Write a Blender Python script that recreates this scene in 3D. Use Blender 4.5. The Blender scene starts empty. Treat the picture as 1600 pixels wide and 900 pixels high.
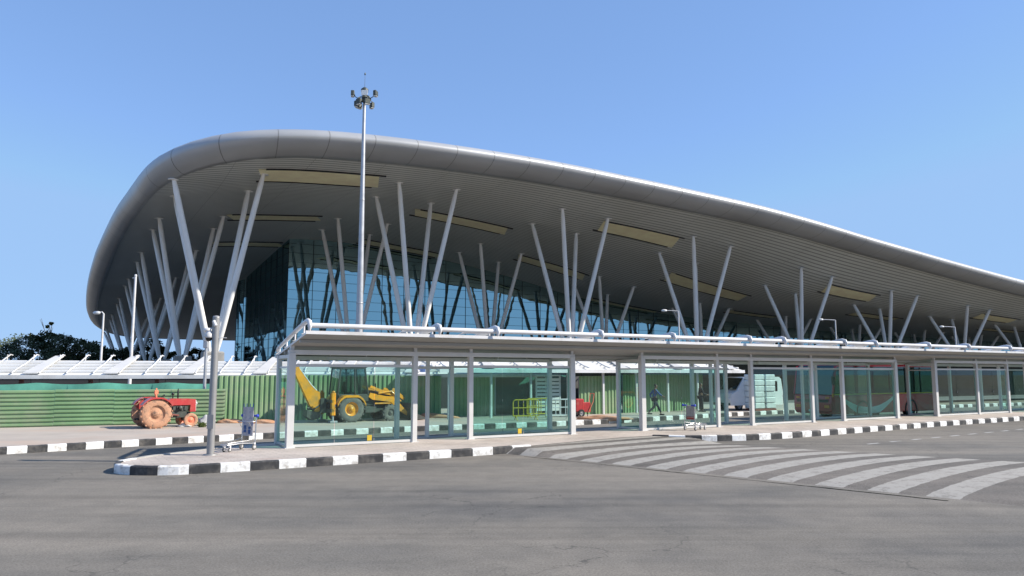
import bpy, bmesh, math, random, bisect
from mathutils import Vector, Matrix
R=math.radians
random.seed(7)
scene=bpy.context.scene
COL=scene.collection
# ---------------------------------------------------------------- camera
F=1180.0; TH=math.atan(135/F); H=2.3
CT,ST=math.cos(TH),math.sin(TH)
cam=bpy.data.cameras.new('camera'); cam.sensor_width=36; cam.lens=F/1600*36
cam.clip_start=.1; cam.clip_end=6000
co=bpy.data.objects.new('camera',cam); COL.objects.link(co)
co.location=(0,0,H); co.rotation_euler=(R(90)+TH,0,0); scene.camera=co
def at(x,y,Y):            # a photo pixel at depth Y -> point in the place
    u=(x-800)/F; v=(450-y)/F
    k=Y/(CT-v*ST); return Vector((u*k,Y,H+(ST+v*CT)*k))
def gnd(x,y,z=0.0):
    u=(x-800)/F; v=(450-y)/F; k=(z-H)/(ST+v*CT)
    return Vector((u*k,(CT-v*ST)*k,z))
# ---------------------------------------------------------------- world and sun
SUN_EL=36.0; SUN_AZ=-5.0      # azimuth measured from +X towards +Y
w=bpy.data.worlds.new('World'); scene.world=w; w.use_nodes=True
nt=w.node_tree; bg=nt.nodes['Background']
sky=nt.nodes.new('ShaderNodeTexSky'); sky.sky_type='NISHITA'; sky.sun_disc=False
sky.sun_elevation=R(SUN_EL); sky.sun_rotation=R(90-SUN_AZ)
sky.air_density=1.0; sky.dust_density=0.15; sky.ozone_density=2.2; sky.altitude=2000
mx=nt.nodes.new('ShaderNodeMix'); mx.data_type='RGBA'; mx.inputs[0].default_value=.45; nt.links.new(sky.outputs[0],mx.inputs[6]); mx.inputs[7].default_value=(1.15,2.15,4.4,1)
dk=nt.nodes.new('ShaderNodeMix'); dk.data_type='RGBA'; dk.blend_type='DARKEN'; dk.inputs[0].default_value=.9; nt.links.new(mx.outputs[2],dk.inputs[6]); dk.inputs[7].default_value=(1.60,2.60,4.2,1)
nt.links.new(dk.outputs[2],bg.inputs[0]); bg.inputs[1].default_value=0.14
sl=bpy.data.lights.new('sun','SUN'); sl.energy=4.7; sl.angle=R(.5); sl.color=(1,.925,.81)
so=bpy.data.objects.new('sun',sl); COL.objects.link(so)
sd=Vector((math.cos(R(SUN_EL))*math.cos(R(SUN_AZ)),math.cos(R(SUN_EL))*math.sin(R(SUN_AZ)),math.sin(R(SUN_EL))))
so.rotation_euler=(-sd).to_track_quat('-Z','Y').to_euler(); so.location=(60,-10,60)
vs=scene.view_settings
vs.view_transform='Standard'; vs.look='None'; vs.exposure=0.62; vs.gamma=1
try: vs.use_curve_mapping=False
except: pass
scene.render.resolution_x=1024; scene.render.resolution_y=576
scene.render.engine='CYCLES'
scene.cycles.max_bounces=10; scene.cycles.transparent_max_bounces=24
scene.cycles.diffuse_bounces=4; scene.cycles.glossy_bounces=5
# ---------------------------------------------------------------- materials
def newmat(name):
    m=bpy.data.materials.new(name); m.use_nodes=True
    return m,m.node_tree,m.node_tree.nodes['Principled BSDF']
def N(nt,t,**k):
    n=nt.nodes.new(t)
    for a,b in k.items(): setattr(n,a,b)
    return n
def ramp(nt,src,stops):
    r=N(nt,'ShaderNodeValToRGB'); nt.links.new(src,r.inputs[0])
    e=r.color_ramp.elements
    while len(e)<len(stops): e.new(.5)
    for el,(p,c) in zip(e,stops):
        el.position=p; el.color=(c[0],c[1],c[2],1) if isinstance(c,(tuple,list)) else (c,c,c,1)
    return r
def noise(nt,scale,detail=4,rough=.55,vec=None,stretch=None,rot=0):
    tc=N(nt,'ShaderNodeTexCoord'); mp=N(nt,'ShaderNodeMapping')
    nt.links.new(tc.outputs['Object'] if vec is None else tc.outputs[vec],mp.inputs[0])
    if stretch: mp.inputs['Scale'].default_value=stretch
    mp.inputs['Rotation'].default_value=(0,0,rot)
    n=N(nt,'ShaderNodeTexNoise'); n.inputs['Scale'].default_value=scale; n.inputs['Detail'].default_value=detail
    n.inputs['Roughness'].default_value=rough
    nt.links.new(mp.outputs[0],n.inputs[0]); return n
def mixc(nt,f,a,b,mode='MIX'):
    m=N(nt,'ShaderNodeMix',data_type='RGBA',blend_type=mode)
    for s,v in ((m.inputs[0],f),(m.inputs[6],a),(m.inputs[7],b)):
        if hasattr(v,'links') or hasattr(v,'is_linked'): nt.links.new(v,s)
        elif isinstance(v,(int,float)): s.default_value=v
        else: s.default_value=(v[0],v[1],v[2],1)
    return m.outputs[2]
def mat(name,col,rough=.5,metal=0.0,var=.12,scale=3.0,bump=0.0,dirt=None,dscale=.8,spec=.5,coat=0):
    m,nt,b=newmat(name)
    n=noise(nt,scale)
    lo=tuple(c*(1-var) for c in col); hi=tuple(min(1,c*(1+var)) for c in col)
    r=ramp(nt,n.outputs[0],[(.3,lo),(.7,hi)]); out=r.outputs[0]
    if dirt:
        n2=noise(nt,dscale,6,.65); r2=ramp(nt,n2.outputs[0],[(.48,0),(.7,1)])
        out=mixc(nt,r2.outputs[0],out,dirt)
    nt.links.new(out,b.inputs['Base Color'])
    rr=N(nt,'ShaderNodeMapRange'); nt.links.new(n.outputs[0],rr.inputs[0])
    rr.inputs[3].default_value=max(0,rough-.07); rr.inputs[4].default_value=min(1,rough+.07)
    nt.links.new(rr.outputs[0],b.inputs['Roughness'])
    b.inputs['Metallic'].default_value=metal
    b.inputs['Specular IOR Level'].default_value=spec
    if coat: b.inputs['Coat Weight'].default_value=coat; b.inputs['Coat Roughness'].default_value=.08
    if bump:
        bp=N(nt,'ShaderNodeBump'); bp.inputs['Strength'].default_value=bump; bp.inputs['Distance'].default_value=.02
        nb=noise(nt,scale*8,5); nt.links.new(nb.outputs[0],bp.inputs['Height']); nt.links.new(bp.outputs[0],b.inputs['Normal'])
    return m
M={}
M['white_metal']=mat('white painted steel',(.62,.62,.63),.35,0,.06,1.2,dirt=(.45,.43,.40),dscale=.7)
M['strut']=mat('pale grey column paint',(.82,.81,.79),.38,0,.05,.6)
M['post']=mat('grey powder coated aluminium',(.60,.59,.57),.42,.1,.05,1.5)
M['steel']=mat('brushed steel',(.30,.295,.29),.45,.4,.06,4)
M['galv']=mat('galvanised steel',(.42,.43,.45),.45,.5,.10,3)
M['fascia']=None
M['kerb_white']=mat('white kerb paint',(.76,.76,.75),.75,0,.05,6,.3,dirt=(.38,.35,.31),dscale=4.5)
M['kerb_black']=mat('black kerb paint',(.030,.030,.032),.6,0,.3,6,.2,dirt=(.12,.11,.10),dscale=2.5)
M['dark']=mat('dark panel',(.012,.013,.015),.5,0,.2,2)
M['rubber']=mat('black rubber',(.022,.022,.022),.8,0,.3,8,.2)
M['dusty_rubber']=mat('rubber caked in dry mud',(.50,.27,.165),.9,0,.25,5,.4,dirt=(.12,.09,.07),dscale=5)
M['grey_rubber']=mat('dusty grey rubber',(.13,.125,.115),.85,0,.25,5,.3)
M['red']=mat('faded red paint',(.42,.04,.04),.35,0,.12,3,dirt=(.40,.12,.09),dscale=2,coat=.3)
M['bus_red']=mat('bus red paint',(.46,.016,.03),.25,0,.08,2,coat=.6)
M['orange']=mat('orange paint',(.72,.22,.12),.5,0,.1,4)
M['yellow']=mat('yellow machine paint',(.78,.31,.012),.4,0,.12,3,dirt=(.40,.24,.07),dscale=2.2,coat=.2)
M['bright_yellow']=mat('bright yellow plastic',(.58,.40,.03),.45,0,.1,3)
M['blue']=mat('blue plastic',(.03,.06,.45),.4,0,.1,4)
M['green_fence']=mat('green painted metal sheet',(.19,.32,.16),.55,.0,.16,.5,dirt=(.30,.33,.22),dscale=.45)
M['green_dark']=mat('dark green painted sheet',(.05,.11,.07),.55,0,.12,.9)
M['teal_net']=mat('teal shade netting',(.07,.25,.19),.9,0,.25,1.2)
M['teal_dark']=mat('dark teal netting',(.03,.12,.10),.9,0,.25,1.2)
M['rust']=mat('red oxide primer steel',(.20,.06,.045),.7,0,.2,4)
M['concrete']=mat('concrete',(.34,.33,.31),.85,0,.10,1.5,.3,dirt=(.24,.23,.21),dscale=.6)
M['soil']=mat('orange dry soil',(.46,.24,.13),.95,0,.2,1.5,.6,dirt=(.38,.28,.2),dscale=1)
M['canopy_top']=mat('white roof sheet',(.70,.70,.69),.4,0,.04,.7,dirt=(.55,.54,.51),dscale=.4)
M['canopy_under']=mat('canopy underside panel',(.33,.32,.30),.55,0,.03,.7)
M['rock']=mat('whitewashed stone',(.52,.52,.50),.9,0,.15,6,.5)
M['weed']=mat('weed leaves',(.10,.14,.03),.7,0,.3,8)
M['bark']=mat('bark',(.09,.07,.05),.9,0,.3,6,.5)
M['skin']=mat('skin',(.16,.085,.055),.6,0,.08,8)
M['hair']=mat('black hair',(.01,.009,.009),.6,0,.2,20)
M['blue_cloth']=mat('blue shirt cloth',(.05,.10,.24),.85,0,.15,9)
M['dark_cloth']=mat('dark cloth',(.012,.013,.02),.9,0,.2,9)
M['grey_cloth']=mat('dark grey trouser cloth',(.035,.04,.05),.9,0,.2,9)
M['chrome']=mat('worn chrome',(.62,.62,.63),.25,.9,.06,8)
M['board_grey']=mat('grey advertisement board',(.42,.40,.41),.5,0,.15,9,dirt=(.12,.14,.30),dscale=6)
M['board_red']=mat('grey board with red band',(.30,.28,.28),.5,0,.2,9)
M['dark_red']=mat('dark red plastic',(.30,.03,.03),.5,0,.2,6)
M['white_paint']=mat('white vehicle paint',(.72,.74,.74),.3,0,.04,2,coat=.5)
M['tarp']=mat('white wrapping sheet',(.66,.70,.69),.55,0,.15,3,.8)
M['amber']=mat('amber lens',(.80,.25,.02),.3,0,.1,6)
M['lens']=mat('pale lens',(.7,.72,.72),.15,0,.05,6,coat=.5)
M['lamp_dark']=mat('dark lamp housing',(.07,.08,.07),.5,.2,.2,6)
M['mullion']=mat('dark mullion',(.02,.03,.035),.4,.4,.1,3)
M['void']=mat('matt black backdrop and joint',(.010,.012,.012),1,0,.3,1,spec=0)  # stands for deep shade on the right backdrop; also colours the road joint
M['apron']=mat('dark apron asphalt',(.115,.11,.10),.95,0,.2,.3)
M['cream']=mat('cream light panel',(.97,.86,.56),.6,0,.10,.8)
M['near_black']=mat('near black backdrop and sheet',(.045,.045,.045),.85,0,.15,.5)  # shade put into the backdrop colour; also covers one blackish sheet
# skin of the big roof edge
m,nt,b=newmat('aluminium roof edge cladding')
n=noise(nt,.12,5); r=ramp(nt,n.outputs[0],[(.35,(.36,.365,.37)),(.65,(.44,.445,.45))])
uv=N(nt,'ShaderNodeUVMap'); sx=N(nt,'ShaderNodeSeparateXYZ'); nt.links.new(uv.outputs[0],sx.inputs[0])
def seam(nt,src,period,width):
    d=N(nt,'ShaderNodeMath',operation='DIVIDE'); nt.links.new(src,d.inputs[0]); d.inputs[1].default_value=period
    f=N(nt,'ShaderNodeMath',operation='FRACT'); nt.links.new(d.outputs[0],f.inputs[0])
    l=N(nt,'ShaderNodeMath',operation='LESS_THAN'); nt.links.new(f.outputs[0],l.inputs[0]); l.inputs[1].default_value=width/period
    return l.outputs[0]
s1=seam(nt,sx.outputs[0],3.6,.07)
c=mixc(nt,s1,r.outputs[0],(.20,.20,.195))
nt.links.new(c,b.inputs['Base Color']); b.inputs['Metallic'].default_value=.2; b.inputs['Roughness'].default_value=.36
M['fascia']=m
# slatted soffit: UV = (s,t) metres
m,nt,b=newmat('slatted metal soffit')
n=noise(nt,.06,5); r=ramp(nt,n.outputs[0],[(.35,(.61,.62,.58)),(.65,(.72,.73,.69))])
uv=N(nt,'ShaderNodeUVMap'); sx=N(nt,'ShaderNodeSeparateXYZ'); nt.links.new(uv.outputs[0],sx.inputs[0])
s1=seam(nt,sx.outputs[1],.55,.15)
c=mixc(nt,s1,r.outputs[0],(.27,.27,.25))
s2=seam(nt,sx.outputs[0],6.0,.04); c=mixc(nt,s2,c,(.33,.33,.31))
nt.links.new(c,b.inputs['Base Color']); b.inputs['Metallic'].default_value=.15; b.inputs['Roughness'].default_value=.5
M['soffit']=m
# asphalt
def asphalt(name,base,dusty,dark):
    m,nt,b=newmat(name)
    n1=noise(nt,.22,6,.6,stretch=(.35,1.3,1),rot=R(-32)); 
    r1=ramp(nt,n1.outputs[0],[(.36,dark),(.50,base),(.64,dusty)])
    n2=noise(nt,.075,5,.65); r2=ramp(nt,n2.outputs[0],[(.46,0),(.60,.85)])
    c=mixc(nt,r2.outputs[0],r1.outputs[0],dusty)
    n3=noise(nt,30,4,.85); r3=ramp(nt,n3.outputs[0],[(.33,.60),(.5,1.0),(.68,1.42)])
    c2=N(nt,'ShaderNodeMix',data_type='RGBA',blend_type='MULTIPLY'); c2.inputs[0].default_value=1
    nt.links.new(c,c2.inputs[6]); nt.links.new(r3.outputs[0],c2.inputs[7])
    # tyre tracks and stains, stretched along the road
    n4=noise(nt,1.1,5,.6,stretch=(.06,1.6,1),rot=R(-33)); r4=ramp(nt,n4.outputs[0],[(.38,.86),(.52,1.0),(.68,1.06)])
    c3=N(nt,'ShaderNodeMix',data_type='RGBA',blend_type='MULTIPLY'); c3.inputs[0].default_value=1
    nt.links.new(c2.outputs[2],c3.inputs[6]); nt.links.new(r4.outputs[0],c3.inputs[7])
    n5=noise(nt,2.4,7,.75); r5=ramp(nt,n5.outputs[0],[(.38,.92),(.62,1.06)])
    c4=N(nt,'ShaderNodeMix',data_type='RGBA',blend_type='MULTIPLY'); c4.inputs[0].default_value=1
    nt.links.new(c3.outputs[2],c4.inputs[6]); nt.links.new(r5.outputs[0],c4.inputs[7])
    # hairline cracks
    vo=N(nt,'ShaderNodeTexVoronoi',feature='DISTANCE_TO_EDGE'); vo.inputs['Scale'].default_value=.33
    tc=N(nt,'ShaderNodeTexCoord'); nw=noise(nt,1.6,4); ad=N(nt,'ShaderNodeMix',data_type='RGBA',blend_type='LINEAR_LIGHT'); ad.inputs[0].default_value=.5
    nt.links.new(tc.outputs['Object'],ad.inputs[6]); nt.links.new(nw.outputs[1],ad.inputs[7]); nt.links.new(ad.outputs[2],vo.inputs['Vector'])
    rv=ramp(nt,vo.outputs['Distance'],[(.0,1),(.006,0)])
    nm=noise(nt,.12,3); rm=ramp(nt,nm.outputs[0],[(.46,0),(.56,.75)])
    mu=N(nt,'ShaderNodeMath',operation='MULTIPLY'); nt.links.new(rv.outputs[0],mu.inputs[0]); nt.links.new(rm.outputs[0],mu.inputs[1])
    c5=mixc(nt,mu.outputs[0],c4.outputs[2],(.05,.048,.045))
    nt.links.new(c5,b.inputs['Base Color']); b.inputs['Roughness'].default_value=.88; b.inputs['Specular IOR Level'].default_value=.3
    bp=N(nt,'ShaderNodeBump'); bp.inputs['Strength'].default_value=.5; bp.inputs['Distance'].default_value=.01
    nt.links.new(n3.outputs[0],bp.inputs['Height']); nt.links.new(bp.outputs[0],b.inputs['Normal'])
    return m,nt,b,c5
M['asphalt'],_,_,_=asphalt('weathered asphalt',(.150,.139,.121),(.200,.180,.152),(.118,.112,.103))
M['asphalt_back'],_,_,_=asphalt('darker asphalt',(.13,.127,.125),(.17,.16,.15),(.10,.10,.10))
# zebra hump: UV.x = metres across the stripes
m,nt,b,c=asphalt('hump asphalt with worn white stripes',(.140,.126,.110),(.18,.16,.138),(.10,.095,.088))
uv=N(nt,'ShaderNodeUVMap'); sx=N(nt,'ShaderNodeSeparateXYZ'); nt.links.new(uv.outputs[0],sx.inputs[0])
nw=noise(nt,3.0,5,.7)
ma=N(nt,'ShaderNodeMath',operation='MULTIPLY_ADD'); nt.links.new(nw.outputs[0],ma.inputs[0]); ma.inputs[1].default_value=.10; nt.links.new(sx.outputs[0],ma.inputs[2])
st_=seam(nt,ma.outputs[0],1.15,.63)
nw2=noise(nt,4,8,.85); rw=ramp(nt,nw2.outputs[0],[(.36,.22),(.50,.88)])
mm=N(nt,'ShaderNodeMath',operation='MULTIPLY'); nt.links.new(st_,mm.inputs[0]); nt.links.new(rw.outputs[0],mm.inputs[1])
lim=N(nt,'ShaderNodeMath',operation='LESS_THAN'); nt.links.new(ma.outputs[0],lim.inputs[0]); lim.inputs[1].default_value=18.2
m2=N(nt,'ShaderNodeMath',operation='MULTIPLY'); nt.links.new(mm.outputs[0],m2.inputs[0]); nt.links.new(lim.outputs[0],m2.inputs[1])
cc=mixc(nt,m2.outputs[0],c,(.36,.34,.305)); nt.links.new(cc,b.inputs['Base Color'])
M['zebra']=m
M['line_paint']=mat('worn white road paint',(.42,.41,.39),.8,0,.2,6,dirt=(.2,.19,.18),dscale=3)
# pavers
m,nt,b=newmat('beige pink paving blocks')
tc=N(nt,'ShaderNodeTexCoord'); mp=N(nt,'ShaderNodeMapping'); mp.inputs['Rotation'].default_value=(0,0,R(-31))
nt.links.new(tc.outputs['Object'],mp.inputs[0])
br=N(nt,'ShaderNodeTexBrick'); br.inputs['Scale'].default_value=1; br.inputs['Brick Width'].default_value=.42; br.inputs['Row Height'].default_value=.21
br.inputs['Mortar Size'].default_value=.008; br.inputs['Color1'].default_value=(.43,.38,.34,1); br.inputs['Color2'].default_value=(.49,.43,.38,1); br.inputs['Mortar'].default_value=(.27,.24,.21,1)
nt.links.new(mp.outputs[0],br.inputs[0])
n=noise(nt,.5,6,.7); r=ramp(nt,n.outputs[0],[(.35,.78),(.6,1.08)])
c2=N(nt,'ShaderNodeMix',data_type='RGBA',blend_type='MULTIPLY'); c2.inputs[0].default_value=1
nt.links.new(br.outputs[0],c2.inputs[6]); nt.links.new(r.outputs[0],c2.inputs[7])
n=noise(nt,1.3,5,.6,stretch=(.5,2,1),rot=R(-31)); r=ramp(nt,n.outputs[0],[(.55,0),(.68,.45)])
c3=mixc(nt,r.outputs[0],c2.outputs[2],(.36,.24,.20))
nt.links.new(c3,b.inputs['Base Color']); b.inputs['Roughness'].default_value=.9
M['paver']=m
M['far_pave']=mat('dusty concrete apron',(.40,.35,.30),.92,0,.10,.6,.3,dirt=(.44,.33,.26),dscale=.25)
M['ground']=mat('dry earth ground',(.24,.19,.13),.95,0,.2,.05,0,dirt=(.13,.15,.07),dscale=.02)
# glass
def glass(name,tint,refl=1.0,groughness=.0,base=.0):
    m=bpy.data.materials.new(name); m.use_nodes=True; nt=m.node_tree
    for n in list(nt.nodes): nt.nodes.remove(n)
    o=N(nt,'ShaderNodeOutputMaterial'); t=N(nt,'ShaderNodeBsdfTransparent'); t.inputs[0].default_value=(*tint,1)
    g=N(nt,'ShaderNodeBsdfGlossy'); g.inputs['Roughness'].default_value=groughness; g.inputs[0].default_value=(.9,.97,.95,1)
    fr=N(nt,'ShaderNodeFresnel'); fr.inputs[0].default_value=1.5
    ma=N(nt,'ShaderNodeMath',operation='MULTIPLY_ADD'); nt.links.new(fr.outputs[0],ma.inputs[0]); ma.inputs[1].default_value=refl; ma.inputs[2].default_value=base
    mx=N(nt,'ShaderNodeMixShader'); ge=N(nt,'ShaderNodeNewGeometry'); iv=N(nt,'ShaderNodeMath',operation='SUBTRACT'); iv.inputs[0].default_value=1; nt.links.new(ge.outputs['Backfacing'],iv.inputs[1]); mu=N(nt,'ShaderNodeMath',operation='MULTIPLY'); nt.links.new(ma.outputs[0],mu.inputs[0]); nt.links.new(iv.outputs[0],mu.inputs[1]); nt.links.new(mu.outputs[0],mx.inputs[0]); nt.links.new(t.outputs[0],mx.inputs[1]); nt.links.new(g.outputs[0],mx.inputs[2])
    if True:   # a film of dust that catches a little light
        d=N(nt,'ShaderNodeBsdfDiffuse'); d.inputs[0].default_value=(.35,.5,.45,1)
        n=noise(nt,.9,5); r=ramp(nt,n.outputs[0],[(.35,.0),(.7,.03)])
        m2=N(nt,'ShaderNodeMixShader'); nt.links.new(r.outputs[0],m2.inputs[0]); nt.links.new(mx.outputs[0],m2.inputs[1]); nt.links.new(d.outputs[0],m2.inputs[2])
        nt.links.new(m2.outputs[0],o.inputs[0])
    return m
M['glass']=glass('green tinted glass',(.75,.91,.875),.95)
M['cab_glass']=glass('dark cab glass',(.35,.48,.50),1.2,.0,.03)
def mirror_glass(name,tint,dark,fac,wob=.0):
    m=bpy.data.materials.new(name); m.use_nodes=True; nt=m.node_tree
    for n in list(nt.nodes): nt.nodes.remove(n)
    o=N(nt,'ShaderNodeOutputMaterial'); d=N(nt,'ShaderNodeBsdfDiffuse'); d.inputs[0].default_value=(*dark,1)
    g=N(nt,'ShaderNodeBsdfGlossy'); g.inputs['Roughness'].default_value=.015; g.inputs[0].default_value=(*tint,1)
    mx=N(nt,'ShaderNodeMixShader'); mx.inputs[0].default_value=fac
    nt.links.new(d.outputs[0],mx.inputs[1]); nt.links.new(g.outputs[0],mx.inputs[2]); nt.links.new(mx.outputs[0],o.inputs[0])
    if wob:
        nn=noise(nt,.35,2); bp=N(nt,'ShaderNodeBump'); bp.inputs['Strength'].default_value=wob; bp.inputs['Distance'].default_value=.05
        nt.links.new(nn.outputs[0],bp.inputs['Height']); nt.links.new(bp.outputs[0],g.inputs['Normal'])
    return m
M['curtain']=mirror_glass('blue reflective curtain glass',(.46,.70,.74),(.005,.010,.012),.62,.22)
M['bus_glass']=mirror_glass('dark vehicle glass',(.65,.85,.80),(.006,.012,.012),.13)
# foliage
def leafmat(name,a,bb):
    m,nt,b=newmat(name); n=noise(nt,.8,3); r=ramp(nt,n.outputs[0],[(.3,a),(.7,bb)])
    nt.links.new(r.outputs[0],b.inputs['Base Color']); b.inputs['Roughness'].default_value=.7
    return m
M['leaf']=leafmat('dark green foliage',(.025,.038,.014),(.070,.092,.032))
# ---------------------------------------------------------------- mesh builder
class MB:
    def __init__(s): s.v=[];s.f=[];s.m=[];s.sm=[];s.uv={}
    def add(s,vs,fs,mi=0,smooth=False,X=None,uvs=None):
        o=len(s.v)
        for p in vs:
            p=Vector(p); s.v.append(X@p if X is not None else p)
        for k,f in enumerate(fs):
            if uvs: s.uv[len(s.f)]=[uvs[i] for i in f]
            s.f.append([i+o for i in f]); s.m.append(mi); s.sm.append(smooth)
    def box(s,a,b,mi=0,X=None,bev=0.0):
        x0,y0,z0=a;x1,y1,z1=b
        if bev:
            c=bev; vs=[]
            for z,ii in ((z0,c),(z0+c,0),(z1-c,0),(z1,c)):
                vs+=[(x0+ii+ (c if not ii else 0),y0+ii,z),(x1-ii-(c if not ii else 0),y0+ii,z),(x1-ii,y0+ii+(c if not ii else 0),z),(x1-ii,y1-ii-(c if not ii else 0),z),
                     (x1-ii-(c if not ii else 0),y1-ii,z),(x0+ii+(c if not ii else 0),y1-ii,z),(x0+ii,y1-ii-(c if not ii else 0),z),(x0+ii,y0+ii+(c if not ii else 0),z)]
            fs=[]
            for k in range(3):
                for j in range(8): fs.append([k*8+j,k*8+(j+1)%8,(k+1)*8+(j+1)%8,(k+1)*8+j])
            fs.append(list(range(7,-1,-1))); fs.append([24+j for j in range(8)])
            s.add(vs,fs,mi,False,X); return
        vs=[(x0,y0,z0),(x1,y0,z0),(x1,y1,z0),(x0,y1,z0),(x0,y0,z1),(x1,y0,z1),(x1,y1,z1),(x0,y1,z1)]
        s.add(vs,[[0,3,2,1],[4,5,6,7],[0,1,5,4],[1,2,6,5],[2,3,7,6],[3,0,4,7]],mi,False,X)
    def tube(s,pts,r,n=10,mi=0,X=None,cap=True,smooth=True):
        pts=[Vector(p) for p in pts]; rs=r if isinstance(r,(list,tuple)) else [r]*len(pts)
        vs=[];fs=[]; up=None
        for i,p in enumerate(pts):
            d=(pts[min(i+1,len(pts)-1)]-pts[max(i-1,0)]).normalized()
            if up is None:
                up=d.orthogonal().normalized()
            up=(up-d*up.dot(d)).normalized(); q=d.cross(up)
            for k in range(n):
                a=2*math.pi*k/n; vs.append(p+(up*math.cos(a)+q*math.sin(a))*rs[i])
        for i in range(len(pts)-1):
            for k in range(n): fs.append([i*n+k,i*n+(k+1)%n,(i+1)*n+(k+1)%n,(i+1)*n+k])
        s.add(vs,fs,mi,smooth,X)
        if cap:
            s.add(vs[:n],[list(range(n-1,-1,-1))],mi,False,X); s.add(vs[-n:],[list(range(n))],mi,False,X)
    def lathe(s,prof,c=(0,0,0),axis='z',n=24,mi=0,X=None,smooth=True):
        vs=[];fs=[]
        for (r,h) in prof:
            for k in range(n):
                a=2*math.pi*k/n; x,y=r*math.cos(a),r*math.sin(a)
                p={'z':(x,y,h),'y':(x,h,y),'x':(h,x,y)}[axis]; vs.append(Vector(p)+Vector(c))
        for i in range(len(prof)-1):
            for k in range(n): fs.append([i*n+k,i*n+(k+1)%n,(i+1)*n+(k+1)%n,(i+1)*n+k])
        s.add(vs,fs,mi,smooth,X)
    def prism(s,poly,y0,y1,mi=0,X=None):      # poly in x,z extruded along y
        n=len(poly); vs=[(x,y0,z) for x,z in poly]+[(x,y1,z) for x,z in poly]
        fs=[list(range(n)),list(range(2*n-1,n-1,-1))]+[[i,i+n,(i+1)%n+n,(i+1)%n] for i in range(n)]
        s.add(vs,fs,mi,False,X)
    def build(s,name,mats,parent=None,**kw):
        me=bpy.data.meshes.new(name); me.from_pydata([tuple(p) for p in s.v],[],s.f)
        if not isinstance(mats,(list,tuple)): mats=[mats]
        for k in mats: me.materials.append(M[k] if isinstance(k,str) else k)
        for p,mi,sm in zip(me.polygons,s.m,s.sm): p.material_index=mi; p.use_smooth=sm
        if s.uv:
            ul=me.uv_layers.new(name='UVMap')
            for p in me.polygons:
                if p.index in s.uv:
                    for li,u in zip(p.loop_indices,s.uv[p.index]): ul.data[li].uv=u
        bm=bmesh.new(); bm.from_mesh(me); bmesh.ops.recalc_face_normals(bm,faces=bm.faces) if kw.get('fixn',True) else None
        bm.to_mesh(me); bm.free(); me.update()
        o=bpy.data.objects.new(name,me); COL.objects.link(o)
        if parent is not None: o.parent=parent
        return o
def tag(o,label=None,cat=None,group=None,kind=None):
    if label: o['label']=label
    if cat: o['category']=cat
    if group: o['group']=group
    if kind: o['kind']=kind
    return o
def thing(name,label,cat,loc=(0,0,0),rz=0,group=None):
    o=bpy.data.objects.new(name,None); COL.objects.link(o); o.empty_display_size=.3
    o.location=loc; o.rotation_euler=(0,0,rz); tag(o,label,cat,group); return o
def children(o): return [c for c in bpy.data.objects if c.parent==o]
def copy_tree(o,parent=None):
    c=o.copy(); COL.objects.link(c); c.parent=parent
    for ch in children(o): copy_tree(ch,c)
    return c
def shell(name,vs,fs,mats,parent=None,mi=None,uvs=None,smooth=False):
    b=MB(); b.add(vs,fs,0,smooth,None,uvs); 
    if mi: b.m=mi
    return b.build(name,mats,parent,fixn=False)
# ================================================================= SETTING
def flat(name,poly,z,m,kind='structure'):
    bm=bmesh.new(); bm.faces.new([bm.verts.new((x,y,z)) for x,y in poly]); bmesh.ops.triangulate(bm,faces=bm.faces)
    bmesh.ops.recalc_face_normals(bm,faces=bm.faces)
    me=bpy.data.meshes.new(name)
    for f in bm.faces:
        if f.normal.z<0: f.normal_flip()
    bm.to_mesh(me); bm.free(); me.materials.append(M[m]); o=bpy.data.objects.new(name,me); COL.objects.link(o)
    tag(o,kind=kind); return o
flat('ground',[(-3000,-600),(3000,-600),(3000,4000),(-3000,4000)],-.26,'ground')
flat('road',[(-90,-40),(140,-40),(140,62),(-90,62)],-.20,'asphalt')
def resample(pts,step):
    out=[Vector((*pts[0],0))]; acc=0; 
    P=[Vector((*p,0)) for p in pts]
    # smooth with catmull
    Q=[]
    for i in range(len(P)-1):
        p0=P[max(i-1,0)];p1=P[i];p2=P[i+1];p3=P[min(i+2,len(P)-1)]
        for k in range(12):
            t=k/12; Q.append(.5*((2*p1)+(p2-p0)*t+(2*p0-5*p1+4*p2-p3)*t*t+(3*p1-p0-3*p2+p3)*t**3))
    Q.append(P[-1]); out=[Q[0]]; d=0
    for a,b in zip(Q[:-1],Q[1:]):
        L=(b-a).length
        while d+L>=step:
            f=(step-d)/L; a=a+(b-a)*f; out.append(a); L=(b-a).length; d=0
        d+=L
    return out
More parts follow.
